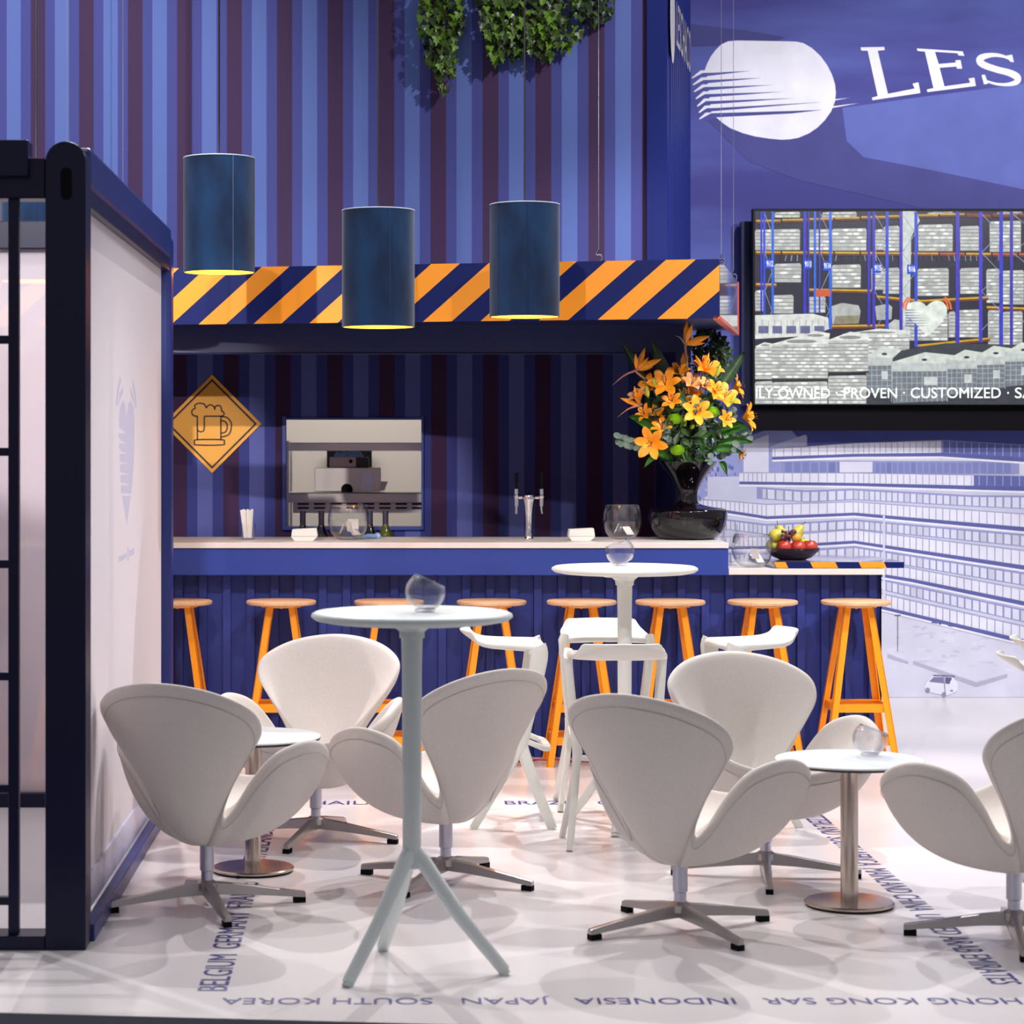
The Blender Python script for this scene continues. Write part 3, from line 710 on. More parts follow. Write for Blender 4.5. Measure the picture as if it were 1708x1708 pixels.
# floor goods: bags and tanks
cv.poly([(70, 715), (420, 705), (515, 730), (520, 800), (400, 840), (70, 860)], G(214), 8)
for k in range(12): cv.line(75+k*38, 745, 75+k*38, 835, 2.5, G(120), 9)
for k in range(5): cv.rect(90+k*85, 780, 150+k*85, 826, (96, 100, 140), 9)
def block(x0, y0, x1, y1, top, layer):
    cv.poly([(x0, y0), (x0+(x1-x0)*.55, y0-top), (x1+6, y0-top*.6), (x1, y0+6), (x0+20, y0+16)], G(222), layer)
    cv.ell((x0+x1)/2+10, y0-top*.3, (x1-x0)*.28, top*.22, G(140), layer+1, 12)
    stack(x0, y0, x1, y1, layer+1, 186)
block(335, 850, 520, 1040, 40, 9); block(600, 830, 1010, 990, 34, 10)
block(70, 905, 175, 1105, 26, 11); block(170, 890, 515, 1100, 52, 13); block(515, 865, 760, 1060, 50, 15)
cv.line(170, 1108, 515, 1108, 14, (50, 44, 40), 18); cv.line(515, 1070, 760, 1060, 12, (50, 44, 40), 18)
stack(70, 1115, 178, 1255, 18, 180); stack(178, 1118, 512, 1255, 18, 184); stack(516, 1080, 748, 1255, 18, 182)
cv.poly([(745, 965), (1230, 885), (1900, 900), (2200, 920), (2200, 1258), (745, 1258)], (52, 56, 66), 12)
for x0, y0, x1, y1 in ((748, 965, 905, 1190), (900, 1000, 1240, 1250), (1235, 985, 1420, 1200), (1420, 960, 1590, 1170), (1590, 940, 1760, 1150), (1760, 930, 1930, 1140), (1930, 930, 2190, 1130)):
    cv.poly([(x0, y0+40), (x1, y0+20), (x1, y1-15), (x0+8, y1)], (112, 120, 130), 14)
    cv.poly([(x0, y0), (x0+(x1-x0)*.6, y0-60), (x1+60, y0-40), (x1, y0+14), (x0+20, y0+20)], (206, 212, 206), 15)
    cv.poly([(x0, y0), (x1, y0+10), (x1, y0+55), (x0, y0+58)], (190, 198, 194), 15)
    n = max(3, int((x1-x0)/30))
    for k in range(n+1): cv.line(x0+k*(x1-x0)/n, y0+5, x0+k*(x1-x0)/n, y1-8, 3.2, (176, 184, 186), 16)
    for k in range(6): cv.line(x0, y0+20+k*(y1-y0-30)/6, x1, y0+16+k*(y1-y0-30)/6, 3, (176, 184, 186), 16)
    cv.rect(x0+(x1-x0)*.58, y0+90, x0+(x1-x0)*.82, y0+140, (200, 206, 206), 17)
    cv.ell((x0+x1)/2+30, y0-14, 18, 8, (50, 56, 62), 17)
# heart emblem
hp = [(1118, 838), (1060, 780), (1010, 730), (988, 690), (995, 655), (1025, 634), (1065, 632), (1098, 645), (1112, 660), (1130, 645), (1165, 628), (1205, 632), (1232, 660), (1236, 700), (1215, 745), (1170, 795)]
cv.poly([(p.x, p.y) for p in cat([Vector((*h_, 0)) for h_ in hp], 3, True)], (222, 230, 220), 19)
for k in range(7): cv.poly([(985, 680+16*k), (1060+16*k, 684+16*k), (985, 688+16*k)], (96, 104, 150), 20)
for r_, x, sgn in ((1, 985, -1), (1, 1245, 1)):
    for dd in (0, 18):
        P_ = [(x+sgn*dd, 680), (x+sgn*(dd-8), 640), (x-sgn*30+sgn*dd*.6, 612-dd*.4)]
        for i in range(2): cv.line(*P_[i], *P_[i+1], 11, (232, 110, 50), 19)
M_tv = print_mat('tv_picture', emit=.84, noise=(26, .22))
scr = cv.build('screen', M_tv, tv)
def tvtext(body, x0, y0, x1, y1, name='caption'):
    A = tfn(x0, y1, .03); B = tfn(x1, y0, .03)
    text(body, B[0]-A[0], B[2]-A[2], M_tvtxt, name, scr, Matrix(((1, 0, 0, A[0]), (0, 0, -1, A[1]), (0, 1, 0, A[2]), (0, 0, 0, 1))))
tvtext('ILY-OWNED', 72, 1158, 520, 1220); tvtext('·', 556, 1182, 566, 1194); tvtext('PROVEN', 605, 1158, 928, 1220); tvtext('·', 966, 1182, 976, 1194)
tvtext('CUSTOMIZED', 1012, 1156, 1558, 1220); tvtext('·', 1598, 1182, 1608, 1194); tvtext('SAFE', 1645, 1156, 1860, 1220)
for n_, x, y in (('9112', 155, 402), ('9113', 388, 405), ('9114', 505, 415), ('9115', 812, 428), ('9116', 1018, 435)): tvtext(n_, x-19, y-16, x+20, y+18, 'bay_number')
m = MB(); a, b = T(1258, 718), T(1864, 676); m.box((a.x, .06, a.z), (b.x, .16, b.z)); m.build('lower_bracket', M_black, tv)
m = MB(); a, b = T(1242, 676), T(1262, 366); m.box((a.x, .12, a.z), (b.x+.4, .2, b.z)); m.build('shadow_strip', M_navyd, tv)  # dark strip standing in for the television's shadow on the wall

# ------------------------------------------------------------------ shipping-container frame at the left
ct = thing('container_frame', 'navy open shipping-container frame with white fabric side and barred gate', 'container', (-.95, 7.13, 0))
def cb(name, a, b, mt, bevel=.004, par=None): 
    m = MB(); m.box(a, b); return m.build(name, mt, par or ct, bevel=bevel)
zc = 2.50
pwd = .127
def post(name, x0, y0):
    m = MB(); r = pwd/2*.95; P = [(x0-pwd/2-r, y0, 0), (x0-pwd/2+r, y0, 0), (x0-pwd/2+r, y0, 2.47)]
    P = [(x0-pwd, y0, 0), (x0, y0, 0)]+[(x0-pwd/2+pwd/2*math.cos(PI*k/14), y0, 2.47+pwd/2*math.sin(PI*k/14)) for k in range(15)]
    m.prism(P, (0, .127, 0)); return m.build(name, M_post, ct, bevel=.004)
fp = post('corner_post', .008, 0)
m = MB(); m.prism([(-.055-.018+.018*math.cos(a_)+.02, -.002, 2.40+(.032 if math.sin(a_) > 0 else -.032)+.018*math.sin(a_)) for a_ in [2*PI*k/16 for k in range(16)]], (0, .004, 0)); m.build('lock_slot', M_black, fp)
CL = 2.95
cb('corner_post', (-.127, CL-.127, 0), (.008, CL, 2.50), M_rail, .02)
cb('side_rail_top', (-.05, .127, 2.40), (.008, CL-.12, 2.53), M_rail, .012)
cb('side_rail_bottom', (-.02, .127, 0), (.02, CL-.10, .055), M_rail, .004)
cb('side_channel', (-.045, .127, .055), (-.026, CL-.12, .17), mat('panel_skirt', (196, 196, 222), .35), .003)
M_side = mat('side_fabric', (222, 214, 220), .85, spec=.2)
side = cb('side_panel', (-.045, .127, .17), (-.035, CL-.127, 2.36), M_side, .0)
cb('side_channel', (-.03, .12, 2.345), (.0, CL-.12, 2.41), M_post, .003)
# pale emblem printed on the fabric
M_pale = mat('pale_print', (196, 192, 214), .85)
m = MB()
def SP(px, py):      # print position on the side plane x = -.95 (world) from photograph coordinates
    d = (-.985)*F/(px-CX); return Vector((-.0347, d-7.13, CH-(py-HY)*d/F))
e = lambda x, y: SP(150+x/4.745, 600+y/4.745)
P = [(232, 535), (232, 450), (240, 370), (262, 320), (278, 350), (290, 460), (302, 350), (322, 322), (345, 380), (353, 480), (350, 700), (345, 830), (335, 975)]
P += [(328, 990), (335, 998), (328, 1062), (262, 1060+0)] if False else [(326, 1060)]
for k in range(5, -1, -1):
    yb = 585+82*k; P += [(248-3*k if k < 4 else 245, yb+8+50), (226+4*k, yb+20), (226+4*k, yb), (285+8*k, yb-8+0)]
P += [(262, 560)]
vs = [e(*p) for p in P]
m.add([tuple(v) for v in vs], [list(range(len(vs)))])
m.add([tuple(e(*p)) for p in [(256, 1082), (325, 1072), (292, 1305)]], [(0, 1, 2)])
for pts_ in ([(240, 130), (215, 230), (205, 360), (215, 370), (228, 250), (246, 165)], [(262, 210), (235, 260), (222, 370), (240, 310), (262, 265)], [(338, 150), (360, 260), (370, 380), (362, 390), (348, 280), (336, 190)], [(318, 215), (340, 280), (355, 390), (340, 330), (320, 265)]):
    m.add([tuple(e(*p)) for p in pts_], [list(range(len(pts_)))])
m.add([tuple(e(*p)) for p in [(225, 1560), (290, 1530), (290, 1570), (230, 1600)]], [(0, 1, 2, 3)]); m.add([tuple(e(*p)) for p in [(296, 1480), (306, 1480), (306, 1595), (296, 1595)]], [(0, 1, 2, 3)]); m.add([tuple(e(*p)) for p in [(310, 1510), (350, 1490), (350, 1540), (310, 1560)]], [(0, 1, 2, 3)])
m.build('side_emblem', M_pale, side)
# front frame: top rail, sill and barred gate
cb('front_rail_top', (-2.4, .01, 2.355), (-.12, .12, 2.482), M_post)
cb('header_box', (-2.4, -.02, 2.42), (-.17, .08, 2.535), M_post)
cb('front_sill', (-2.4, .0, .0), (-.12, .12, .045), M_post)
gt = cb('gate_upright', (-.240, .03, .04), (-.207, .065, 2.36), M_post, .003)
for k in range(7):
    zz = CH-(566.5+187.2*k*1.0-HY)*7.17/F if k < 6 else None
    if k < 6: cb('gate_bar', (-2.4, .033, zz-.013), (-.235, .062, zz+.013), M_post, .003)
cb('back_rail_top', (-2.4, CL-.12, CH+330*10.0/F), (-.12, CL-.02, CH+376*10.0/F), M_post)
cb('back_sill', (-2.4, CL-.12, .0), (-.12, CL-.02, .06), M_post)
# translucent rear panel
m = bpy.data.materials.new('frosted_panel'); m.use_nodes = True; nt = m.node_tree; pb = nt.nodes['Principled BSDF']; pb.inputs['Base Color'].default_value = lin((222, 212, 220)); pb.inputs['Roughness'].default_value = .25
tr = nt.nodes.new('ShaderNodeBsdfTransparent'); tl = nt.nodes.new('ShaderNodeBsdfTranslucent'); tl.inputs[0].default_value = lin((225, 215, 222))
mx = nt.nodes.new('ShaderNodeMixShader'); mx.inputs[0].default_value = .3; mx2 = nt.nodes.new('ShaderNodeMixShader'); mx2.inputs[0].default_value = .32
nt.links.new(pb.outputs[0], mx.inputs[1]); nt.links.new(tl.outputs[0], mx.inputs[2]); nt.links.new(mx.outputs[0], mx2.inputs[1]); nt.links.new(tr.outputs[0], mx2.inputs[2])
nt.links.new(mx2.outputs[0], nt.nodes['Material Output'].inputs[0])
cb('rear_panel', (-2.4, CL-.075, .06), (-.12, CL-.065, CH+330*10.0/F), m, 0)

# ------------------------------------------------------------------ swan lounge chairs
def swan():
    t = thing('lounge_chair', '', 'chair')
    half = [(0,-.30,.385,0),(.13,-.305,.40,0),(.268,-.305,.44,0),(.35,-.24,.50,0),(.378,-.14,.55,0),(.372,-.03,.567,0),(.312,.065,.53,0),(.235,.088,.44,.05),(.165,.09,.34,.15),
            (.122,.108,.298,.35),(.128,.128,.345,.65),(.182,.147,.455,.9),(.245,.160,.55,1),(.290,.178,.625,1),(.283,.235,.70,1),(.175,.31,.762,1),(0,.345,.787,1)]
    loop = [Vector(p) for p in half]+[Vector((-p[0], p[1], p[2], p[3])) for p in half[-2:0:-1]]
    R4 = cat(loop, 4, True); n = len(R4); NR = 11; th = .034
    bez = lambda a, b, c, d, t_: a*(1-t_)**3+b*3*t_*(1-t_)**2+c*3*t_*t_*(1-t_)+d*t_**3
    C0 = Vector((0, 0, .215)); C1 = Vector((0, -.01, .335))
    def qs(r, b_):
        zz = r.z-.215
        a1 = Vector((r.x*.48, r.y*.55, .205)); a2 = Vector((r.x*.86, r.y*.84, .215+.30*zz))
        b1 = Vector((r.x*.24, r.y*.62, .200)); b2 = Vector((r.x*.44, r.y*.80, .215+.46*zz))
        return a1.lerp(b1, b_), a2.lerp(b2, b_)
    ringsO, ringsI = [[] for _ in range(NR)], [[] for _ in range(NR)]; edge = [[], [], []]
    for r4 in R4:
        r = Vector(r4[:3]); b_ = max(0, min(1, r4[3]))
        nn = (Vector((0, -.06, .62))-r)
        if b_ > 0: nn.z *= 1-.6*b_; nn.x *= 1-.75*b_
        nn.normalize(); q1, q2 = qs(r, b_)
        for j in range(NR): ringsO[j].append(bez(C0, q1, q2, r, (j+1)/NR))
        e_ = (r-q2).normalized()
        edge[0].append(r+nn*th*.18+e_*th*.38); edge[1].append(r+nn*th*.55+e_*th*.52); edge[2].append(r+nn*th*.95+e_*th*.32)
        ri = r+nn*th*1.15
        zi = max(0, ri.z-.34)
        k1 = Vector((ri.x*.5, ri.y*.55, .335)).lerp(Vector((ri.x*.24, ri.y*.66, .33)), b_)
        k2 = Vector((ri.x*.86, ri.y*.84, .34+.25*zi)).lerp(Vector((ri.x*.44, ri.y*.84, .34+.36*zi)), b_)
        for j in range(NR): ringsI[j].append(bez(C1, k1, k2, ri, (j+1)/NR))
    rings = ringsO+edge+ringsI[::-1]
    vs = [C0]+[p for rg in rings for p in rg]+[C1]; fs = []
    for k in range(n): fs.append((0, 1+(k+1) % n, 1+k))
    for j in range(len(rings)-1):
        for k in range(n): fs.append((1+j*n+k, 1+j*n+(k+1) % n, 1+(j+1)*n+(k+1) % n, 1+(j+1)*n+k))
    last = 1+(len(rings)-1)*n
    for k in range(n): fs.append((last+k, last+(k+1) % n, len(vs)-1))
    m = MB(); m.add(vs, fs); m.build('shell', M_swan, t, smooth=True, sub=1)
    # seam stitched round the outside of the rim
    m = MB(); P = []
    for r4 in R4:
        r = Vector(r4[:3]); q1, q2 = qs(r, max(0, min(1, r4[3]))); P.append(bez(C0, q1, q2, r, .965))
    P2 = cat(P, 2, True)
    P2 = [c_+Vector((c_.x, c_.y, (c_.z-.5)*.2)).normalized()*.0008 for c_ in P2]
    m.tube(P2, .0013, 5, closed=True)
    m.build('seam', M_seam, t)
    m = MB(); m.lathe([(.020, .075), (.020, .125), (.0245, .128), (.0245, .22), (.06, .235), (.06, .25)], 24); m.build('column', M_alud, t, smooth=True)
    b = None
    m = MB()
    m.lathe([(0, .062), (.036, .062), (.036, .085), (.024, .094), (0, .096)], 24)
    for k in range(4):
        a = k*PI/2; ca, sa = math.cos(a), math.sin(a)
        def L(r_, s_, z_): return (r_*ca-s_*sa, r_*sa+s_*ca, z_)
        st = [(.0, .019, .046, .088), (.10, .018, .042, .076), (.22, .015, .031, .055), (.335, .013, .019, .036), (.345, .011, .019, .033)]
        vs = []
        for r_, hw, zb, zt in st: vs += [L(r_, -hw, zb), L(r_, hw, zb), L(r_, hw*.8, zt), L(r_, 0, zt+.004), L(r_, -hw*.8, zt)]
        fs = [(5*i+j, 5*i+(j+1) % 5, 5*(i+1)+(j+1) % 5, 5*(i+1)+j) for i in range(4) for j in range(5)]+[(0, 1, 2, 3, 4)[::-1], (20, 21, 22, 23, 24)]
        m.add(vs, fs)
    b = m.build('star_base', M_alu, t, smooth=True, angle=50)
    for k in range(4):
        a = k*PI/2; M_ = Matrix.Rotation(a, 4, 'Z'); mm = MB(); mm.box((.305, -.013, 0), (.345, .013, .0185), M_); mm.build('foot_glide', M_black, b)
    return t
GL = 'cream upholstered lounge chairs'
chairs = [(-.615, 7.80, 156, 16, 'cream lounge chair beside the white container panel, seen from behind'),
          (-.285, 9.15, -14, -18, 'cream lounge chair facing the camera behind the small left table'),
          (.214, 8.25, -141, -28, 'cream lounge chair turned away just behind the pole of the near high table'),
          (.957, 7.43, 141, 26, 'cream lounge chair in the front centre, seen from behind beside the small right table'),
          (1.39, 8.36, 17, -7, 'cream lounge chair facing the camera behind the small right table'),
          (2.01, 7.30, -150, -10, 'cream lounge chair cut off by the right edge of the photo')]
src = None
for x, y, face, base, lb in chairs:
    if src is None: c = swan(); src = c; c['label'] = lb
    else: c = dup(src, (0, 0, 0), 0, lb)
    c['group'] = GL; c.location = (x, y, 0); c.rotation_euler = (0, 0, math.radians(face))
    for ch in c.children:
        if ch.name.startswith('star_base'): ch.rotation_euler = (0, 0, math.radians(base-face))

# ------------------------------------------------------------------ small side tables
def side_table(x, y, lb):
    t = thing('side_table', lb, 'table', (x, y, 0), 0, 'small round white side tables')
    m = MB(); m.lathe([(0, .497), (.25, .497), (.253, .499), (.253, .502), (.251, .504), (0, .504)], 72); m.build('table_top', M_tabletop, t, smooth=True)
    m = MB(); m.lathe([(0, .490), (.249, .490), (.252, .4968), (0, .4968)], 72); m.build('top_edge', mat('dark_core', (58, 40, 52), .6), t, smooth=True)
    m = MB(); m.lathe([(0, .012), (.030, .012), (.030, .490), (0, .490)], 32); m.build('column', M_steel, t, smooth=True)
    m = MB(); m.lathe([(0, .006), (.150, .006), (.153, .009), (.153, .014), (.148, .018), (.04, .022), (0, .022)], 64); m.build('base_plate', M_steel, t, smooth=True)
    m = MB(); m.lathe([(0, 0), (.147, 0), (.147, .006), (0, .006)], 48); m.build('base_pad', M_black, t)
side_table(-.497, 8.47, 'small round white side table between the two left lounge chairs')
side_table(1.59, 7.83, 'small round white side table with a glass bowl, between the right lounge chairs')

# ------------------------------------------------------------------ high tables
def high_table(x, y, rz, lb, gm):
    t = thing('high_table', lb, 'table', (x, y, 0), rz, 'white round high tables on three legs')
    m = MB(); m.lathe([(0, 1.050), (.10, 1.048), (.26, 1.050), (.292, 1.056), (.304, 1.066), (.302, 1.074), (.290, 1.080), (0, 1.083)], 80); m.build('table_top', gm, t, smooth=True, angle=60)
    m = MB(); m.lathe([(.036, 1.00), (.038, 1.005), (.042, 1.022), (.07, 1.045), (.072, 1.052), (0, 1.052)], 8, Matrix.Rotation(PI/8, 4, 'Z'), 0, True); m.box((-.085, -.03, 1.035), (-.05, .03, 1.05)); m.build('top_bracket', gm, t, bevel=.002)
    m = MB(); m.lathe([(0, .30), (.026, .31), (.028, .36), (.030, .9), (.032, 1.0), (.038, 1.002), (.038, 1.03), (0, 1.03)], 24); m.build('column', gm, t, smooth=True)
    for k in range(3):
        a = math.radians(-12+120*k); ca, sa = math.cos(a), math.sin(a)
        m = MB(); P = [(0, 0, .375), (ca*.03, sa*.03, .335), (ca*.15, sa*.15, .165), (ca*.283, sa*.283, .012)]
        m.tube(P, .021, 14, [.9, 1.15, 1.0, .9]); m.tube([(ca*.277, sa*.277, .013), (ca*.287, sa*.287, 0)], .017, 12)
        m.build('leg', gm, t, smooth=True)
    return t
high_table(.076, 6.86, 0, 'tall white round table in the foreground on splayed tripod legs', M_tabgrey)
high_table(.99, 9.48, .5, 'tall white round table further back among the white plastic stools', M_stoolw)

# ------------------------------------------------------------------ white cast stools
def cast_stool():
    t = thing('cast_stool', '', 'stool')
    NX, NY = 15, 14; top, bot = [], []
    for j in range(NY):
        v = j/(NY-1); y = -.155+.35*v
        hw = .198-.012*v-.03*max(0, v-.7)/.3*1.0
        for i in range(NX):
            u = -1+2*i/(NX-1); x = hw*u*(1-.0*v)
            yy = y+(.0 if v < .8 else -.05*(u*u)*((v-.8)/.2))
            z = .760-.016*math.cos(u*PI/2)*math.sin(PI*min(1, v*1.1))**1+.045*max(0, (v-.62)/.38)**2+.012*v
            top.append((x, yy, z)); bot.append((x*.98, yy, z-.014-.014*(1-v)**2-.010*abs(u)))
    m = MB(); nn = NX*NY; fs = []
    for j in range(NY-1):
        for i in range(NX-1):
            a = j*NX+i; fs.append((a, a+1, a+NX+1, a+NX)); fs.append((nn+a, nn+a+NX, nn+a+NX+1, nn+a+1))
    bd = [i for i in range(NX)]+[j*NX+NX-1 for j in range(1, NY)]+[(NY-1)*NX+i for i in range(NX-2, -1, -1)]+[j*NX for j in range(NY-2, 0, -1)]
    for k in range(len(bd)): a, b = bd[k], bd[(k+1) % len(bd)]; fs.append((b, a, nn+a, nn+b))
    m.add(top+bot, fs); m.build('seat', M_stoolw, t, smooth=True, sub=1, bevel=0)
    for s in (-1, 1):
        pr = rrect(.042, .075, .35)
        m = MB(); P = cat([(s*.186, -.118, .748), (s*.188, -.128, .70), (s*.172, -.095, .52), (s*.155, -.065, .36), (s*.160, -.072, .30), (s*.182, -.125, .15), (s*.207, -.185, .0)], 4)
        n = len(P); sc = []
        for i in range(n):
            u = i/(n-1); sc.append((.95-.35*u if u > .5 else .95-.2*u, 1.25-1.1*u if u < .55 else .72-.30*(u-.55)))
        m.sweep(P, [(a_, b_) for a_, b_ in rrect(.040, .07, .35)], sc, (0, 1, .2)); m.build('leg', M_stoolw, t, smooth=True, angle=50)
        m = MB(); P = cat([(s*.158, -.06, .39), (s*.160, -.045, .32), (s*.180, .05, .16), (s*.203, .145, 0)], 4)
        m.sweep(P, rrect(.036, .052, .35), [(1-.3*i/(len(P)-1), 1-.35*i/(len(P)-1)) for i in range(len(P))], (0, 1, .3)); m.build('leg', M_stoolw, t, smooth=True, angle=50)
    m = MB(); m.sweep(cat([(-.150, -.07, .36), (-.148, -.13, .335), (-.12, -.165, .322), (.12, -.165, .322), (.148, -.13, .335), (.150, -.07, .36)], 4), rrect(.034, .022, .35), None, (0, 0, 1)); m.build('footrest', M_stoolw, t, smooth=True, angle=50)
    m = MB(); m.sweep([(-.186, -.135, .738), (-.10, -.14, .744), (.10, -.14, .744), (.186, -.135, .738)], rrect(.04, .026, .4), None, (0, 0, 1)); m.build('front_rail', M_stoolw, t, smooth=True, angle=50)
    return t
GS = 'white cast stools around the high tables'
st = [(.50, 9.60, 90, 'white cast stool in side view just left of the far high table'),
      (.955, 10.02, 0, 'white cast stool behind the far high table, facing the camera'),
      (.915, 9.02, 180, 'white cast stool in front of the far high table, its leg arch towards the camera'),
      (1.54, 9.62, -82, 'white cast stool to the right of the far high table, above the lounge chair back'),
      (2.46, 8.45, 84, 'white cast stool cut by the right photo edge, lower and nearer one'),
      (2.70, 9.15, 80, 'white cast stool barely showing at the right photo edge, upper and farther one')]
src = None
for x, y, rz, lb in st:
    if src is None: c = cast_stool(); src = c; c['label'] = lb
    else: c = dup(src, (0, 0, 0), 0, lb)
    c['group'] = GS; c.location = (x, y, 0); c.rotation_euler = (0, 0, math.radians(rz))

# ------------------------------------------------------------------ orange bar stools
def bar_stool():
    t = thing('bar_stool', '', 'stool')
    m = MB(); m.lathe([(0, .790), (.165, .790), (.174, .796), (.174, .807), (.168, .812), (0, .813)], 56); m.build('seat', M_wood, t, smooth=True, angle=50)
    m = MB(); m.lathe([(0, .778), (.10, .778), (.105, .789), (0, .789)], 32); m.build('seat_plate', M_orange, t)
    m = MB(); m.lathe([(0, .768), (.006, .768), (.006, .779), (0, .779)], 12); m.build('bolt', M_chrome, t)
    tp, bt = .073, .185
    for sx in (-1, 1):
        for sy in (-1, 1):
            A = Vector((sx*tp, sy*tp, .784)); B = Vector((sx*bt, sy*(bt-.02), 0)); w_, k = .034, .005
            m = MB()
            m.prism([A, A-Vector((sx*w_, 0, 0)), A-Vector((sx*w_, -sy*-k, 0))*1 if False else A-Vector((sx*w_, sy*k, 0)), A-Vector((0, sy*k, 0))], B-A)
            m.prism([A, A-Vector((sx*k, 0, 0)), A-Vector((sx*k, sy*w_, 0)), A-Vector((0, sy*w_, 0))], B-A)
            m.build('leg', M_orange, t)
    def xy(z): f_ = (.784-z)/.784; return tp+(bt-tp)*f_, tp+(bt-.02-tp)*f_
    for z, hh in ((.285, .04), (.125, .04)):
        ax, ay = xy(z)
        m = MB()
        for s in (-1, 1):
            m.box((-ax+.004, s*(ay-.012)-.0025, z-hh/2), (ax-.004, s*(ay-.012)+.0025, z+hh/2)); m.box((-ax+.01, min(s*(ay-.012), s*(ay-.042)), z+hh/2-.004), (ax-.01, max(s*(ay-.012), s*(ay-.042)), z+hh/2))
            m.box((s*(ax-.012)-.0025, -ay+.012, z-hh/2), (s*(ax-.012)+.0025, ay-.012, z+hh/2))
        m.build('foot_ring', M_orange, t)
    return t
names = ['eighth', 'seventh', 'sixth', 'fifth', 'fourth', 'third', 'second', 'first']
GB = 'orange metal bar stools along the bar'
lbs = {1428: 'orange bar stool at the open right end of the bar, beside the printed wall',
       1272: 'orange bar stool second from the right, above the white cast stool tip',
       1118: 'orange bar stool just right of the far high table pole',
       970: 'orange bar stool just left of the far high table pole, both foot bars in view',
       820: 'orange bar stool behind the side-view white stool',
       649: 'orange bar stool mostly hidden behind the near high table top',
       469: 'orange bar stool above the lounge chair that faces the camera',
       296: 'orange bar stool cut off by the white container panel',
       119: 'orange bar stool seen faintly through the translucent panel, right one',
       -52: 'orange bar stool seen faintly through the translucent panel, left one'}
src = None
for px, lb in lbs.items():
    if src is None: c = bar_stool(); src = c; c['label'] = lb
    else: c = dup(src, (0, 0, 0), 0, lb)
    c['group'] = GB; c.location = (bx(px, 11.37), 11.37, 0)
# cable on the floor along the bar
m = MB(); P = []
for k in range(60): P.append((-.2+k*.035, 11.42+.035*math.sin(k*.7)+.02*math.sin(k*1.9), .006))
m.tube(cat(P, 2), .005, 6); tag(m.build('cable', mat('red_cable', (190, 60, 50), .5), smooth=True), 'thin red cable curled along the foot of the bar', 'cable')

# ------------------------------------------------------------------ things on the tables
def votive(p, tilt, rz, lb):
    t = thing('glass_bowl', lb, 'bowl', p, 0, 'small tilted glass bowls on the tables')
    Rr = .06; m = MB(); th = .004; P = []
    for k in range(0, 13): a = PI*(.18+ .52*k/12); P.append((Rr*math.sin(a), Rr-Rr*math.cos(a)))
    Q = [((Rr-th)*math.sin(PI*(.70-.60*k/12)), Rr-(Rr-th)*math.cos(PI*(.70-.60*k/12))) for k in range(13)]
    Mx = Matrix.Rotation(rz, 4, 'Z') @ Matrix.Translation((0, 0, Rr)) @ Matrix.Rotation(tilt, 4, 'Y') @ Matrix.Translation((0, 0, -Rr))
    m.lathe(P+[(P[-1][0]-.002, P[-1][1]+.002)]+Q, 40, Mx, 0, False); m.build('bowl', M_glassd, t, smooth=True)
    m = MB(); m.lathe([(0, 0), (.030, 0), (.032, .006), (.026, .010), (0, .010)], 28); m.build('foot', M_glassd, t, smooth=True)
    # bright thick rim
    m = MB(); rr, rz_ = P[-1]; ring = [Mx @ Vector(((rr-.002)*math.cos(2*PI*k/40), (rr-.002)*math.sin(2*PI*k/40), rz_)) for k in range(40)]
    m.tube(ring, .0028, 6, closed=True); m.build('rim', M_glassd, t, smooth=True)
votive((.115, 6.80, 1.084), .42, 0, 'tilted clear glass bowl on the near high table')
votive((.968, 9.46, 1.084), -.42, 0, 'tilted clear glass bowl on the far high table')
votive((1.675, 7.90, .505), .35, 0, 'tilted clear glass bowl on the small right table')

def big_bowl(p, r, h, lb, cards=3):
    t = thing('glass_bowl', lb, 'bowl', p)
    P = [(r*.42, .0), (r*.62, .008), (r*.86, h*.22), (r*.99, h*.48), (r, h*.62), (r*.95, h*.84), (r*.86, h)]
    P = [(v.x, v.y) for v in cat([Vector((a, b, 0)) for a, b in P], 4)]
    Q = [(a-.003, b+.002) for a, b in P[::-1]]
    m = MB(); m.lathe(P+Q, 48, None, 0, False); m.lathe([(0, 0), (r*.42, 0), (r*.42, .005), (0, .005)], 40); m.build('bowl', M_glass, t, smooth=True)
    m = MB(); m.tube([(r*.86*math.cos(2*PI*k/48), r*.86*math.sin(2*PI*k/48), h) for k in range(48)], .0022, 6, closed=True); m.build('rim', M_glassd, t, smooth=True)
    for k in range(cards):
        a = k*2.2+.5; Mx = Matrix.Translation((r*.34*math.cos(a), r*.30*math.sin(a)-.02, .045+.012*k)) @ Matrix.Rotation(a*1.7, 4, 'Z') @ Matrix.Rotation(.9+.25*k, 4, 'X')
        mm = MB(); mm.box((-.032, -.026, -.0008), (.032, .026, .0008), Mx); o = mm.build('paper_card', M_paper); tag(o, 'white paper card inside the '+' '.join(lb.split()[:11]), 'paper', 'paper cards in the bowls'); o.location = p
    return t
CT = 1.0965
big_bowl((bx(581, 11.8), 11.8, CT), .106, .18, 'large clear glass bowl behind the napkin block near the bottles', 4)
big_bowl((bx(1038, 11.85), 11.85, CT), .102, .178, 'large clear glass bowl left of the black vase', 2)
big_bowl((bx(1252, 11.62), 11.57, .967), .105, .165, 'clear glass bowl with papers on the low end of the bar', 3)
def napkins(px, lb):
    t = thing('napkin_block', lb, 'napkins', (bx(px, 11.7), 11.7, CT))
    m = MB(); m.prism([(-.05, -.05, 0), (.045, -.05, 0), (.068, -.05, .022), (-.068, -.05, .022)], (0, .1, 0)); m.build('holder', M_paper, t)
    m = MB(); m.prism([(-.066, -.052, .023), (.068, -.052, .023), (.062, -.052, .064), (-.062, -.052, .058)], (0, .105, 0)); m.build('napkin_stack', M_paper, t, bevel=.002)
napkins(508, 'white napkin stack on the bar beside the dark wine bottles')
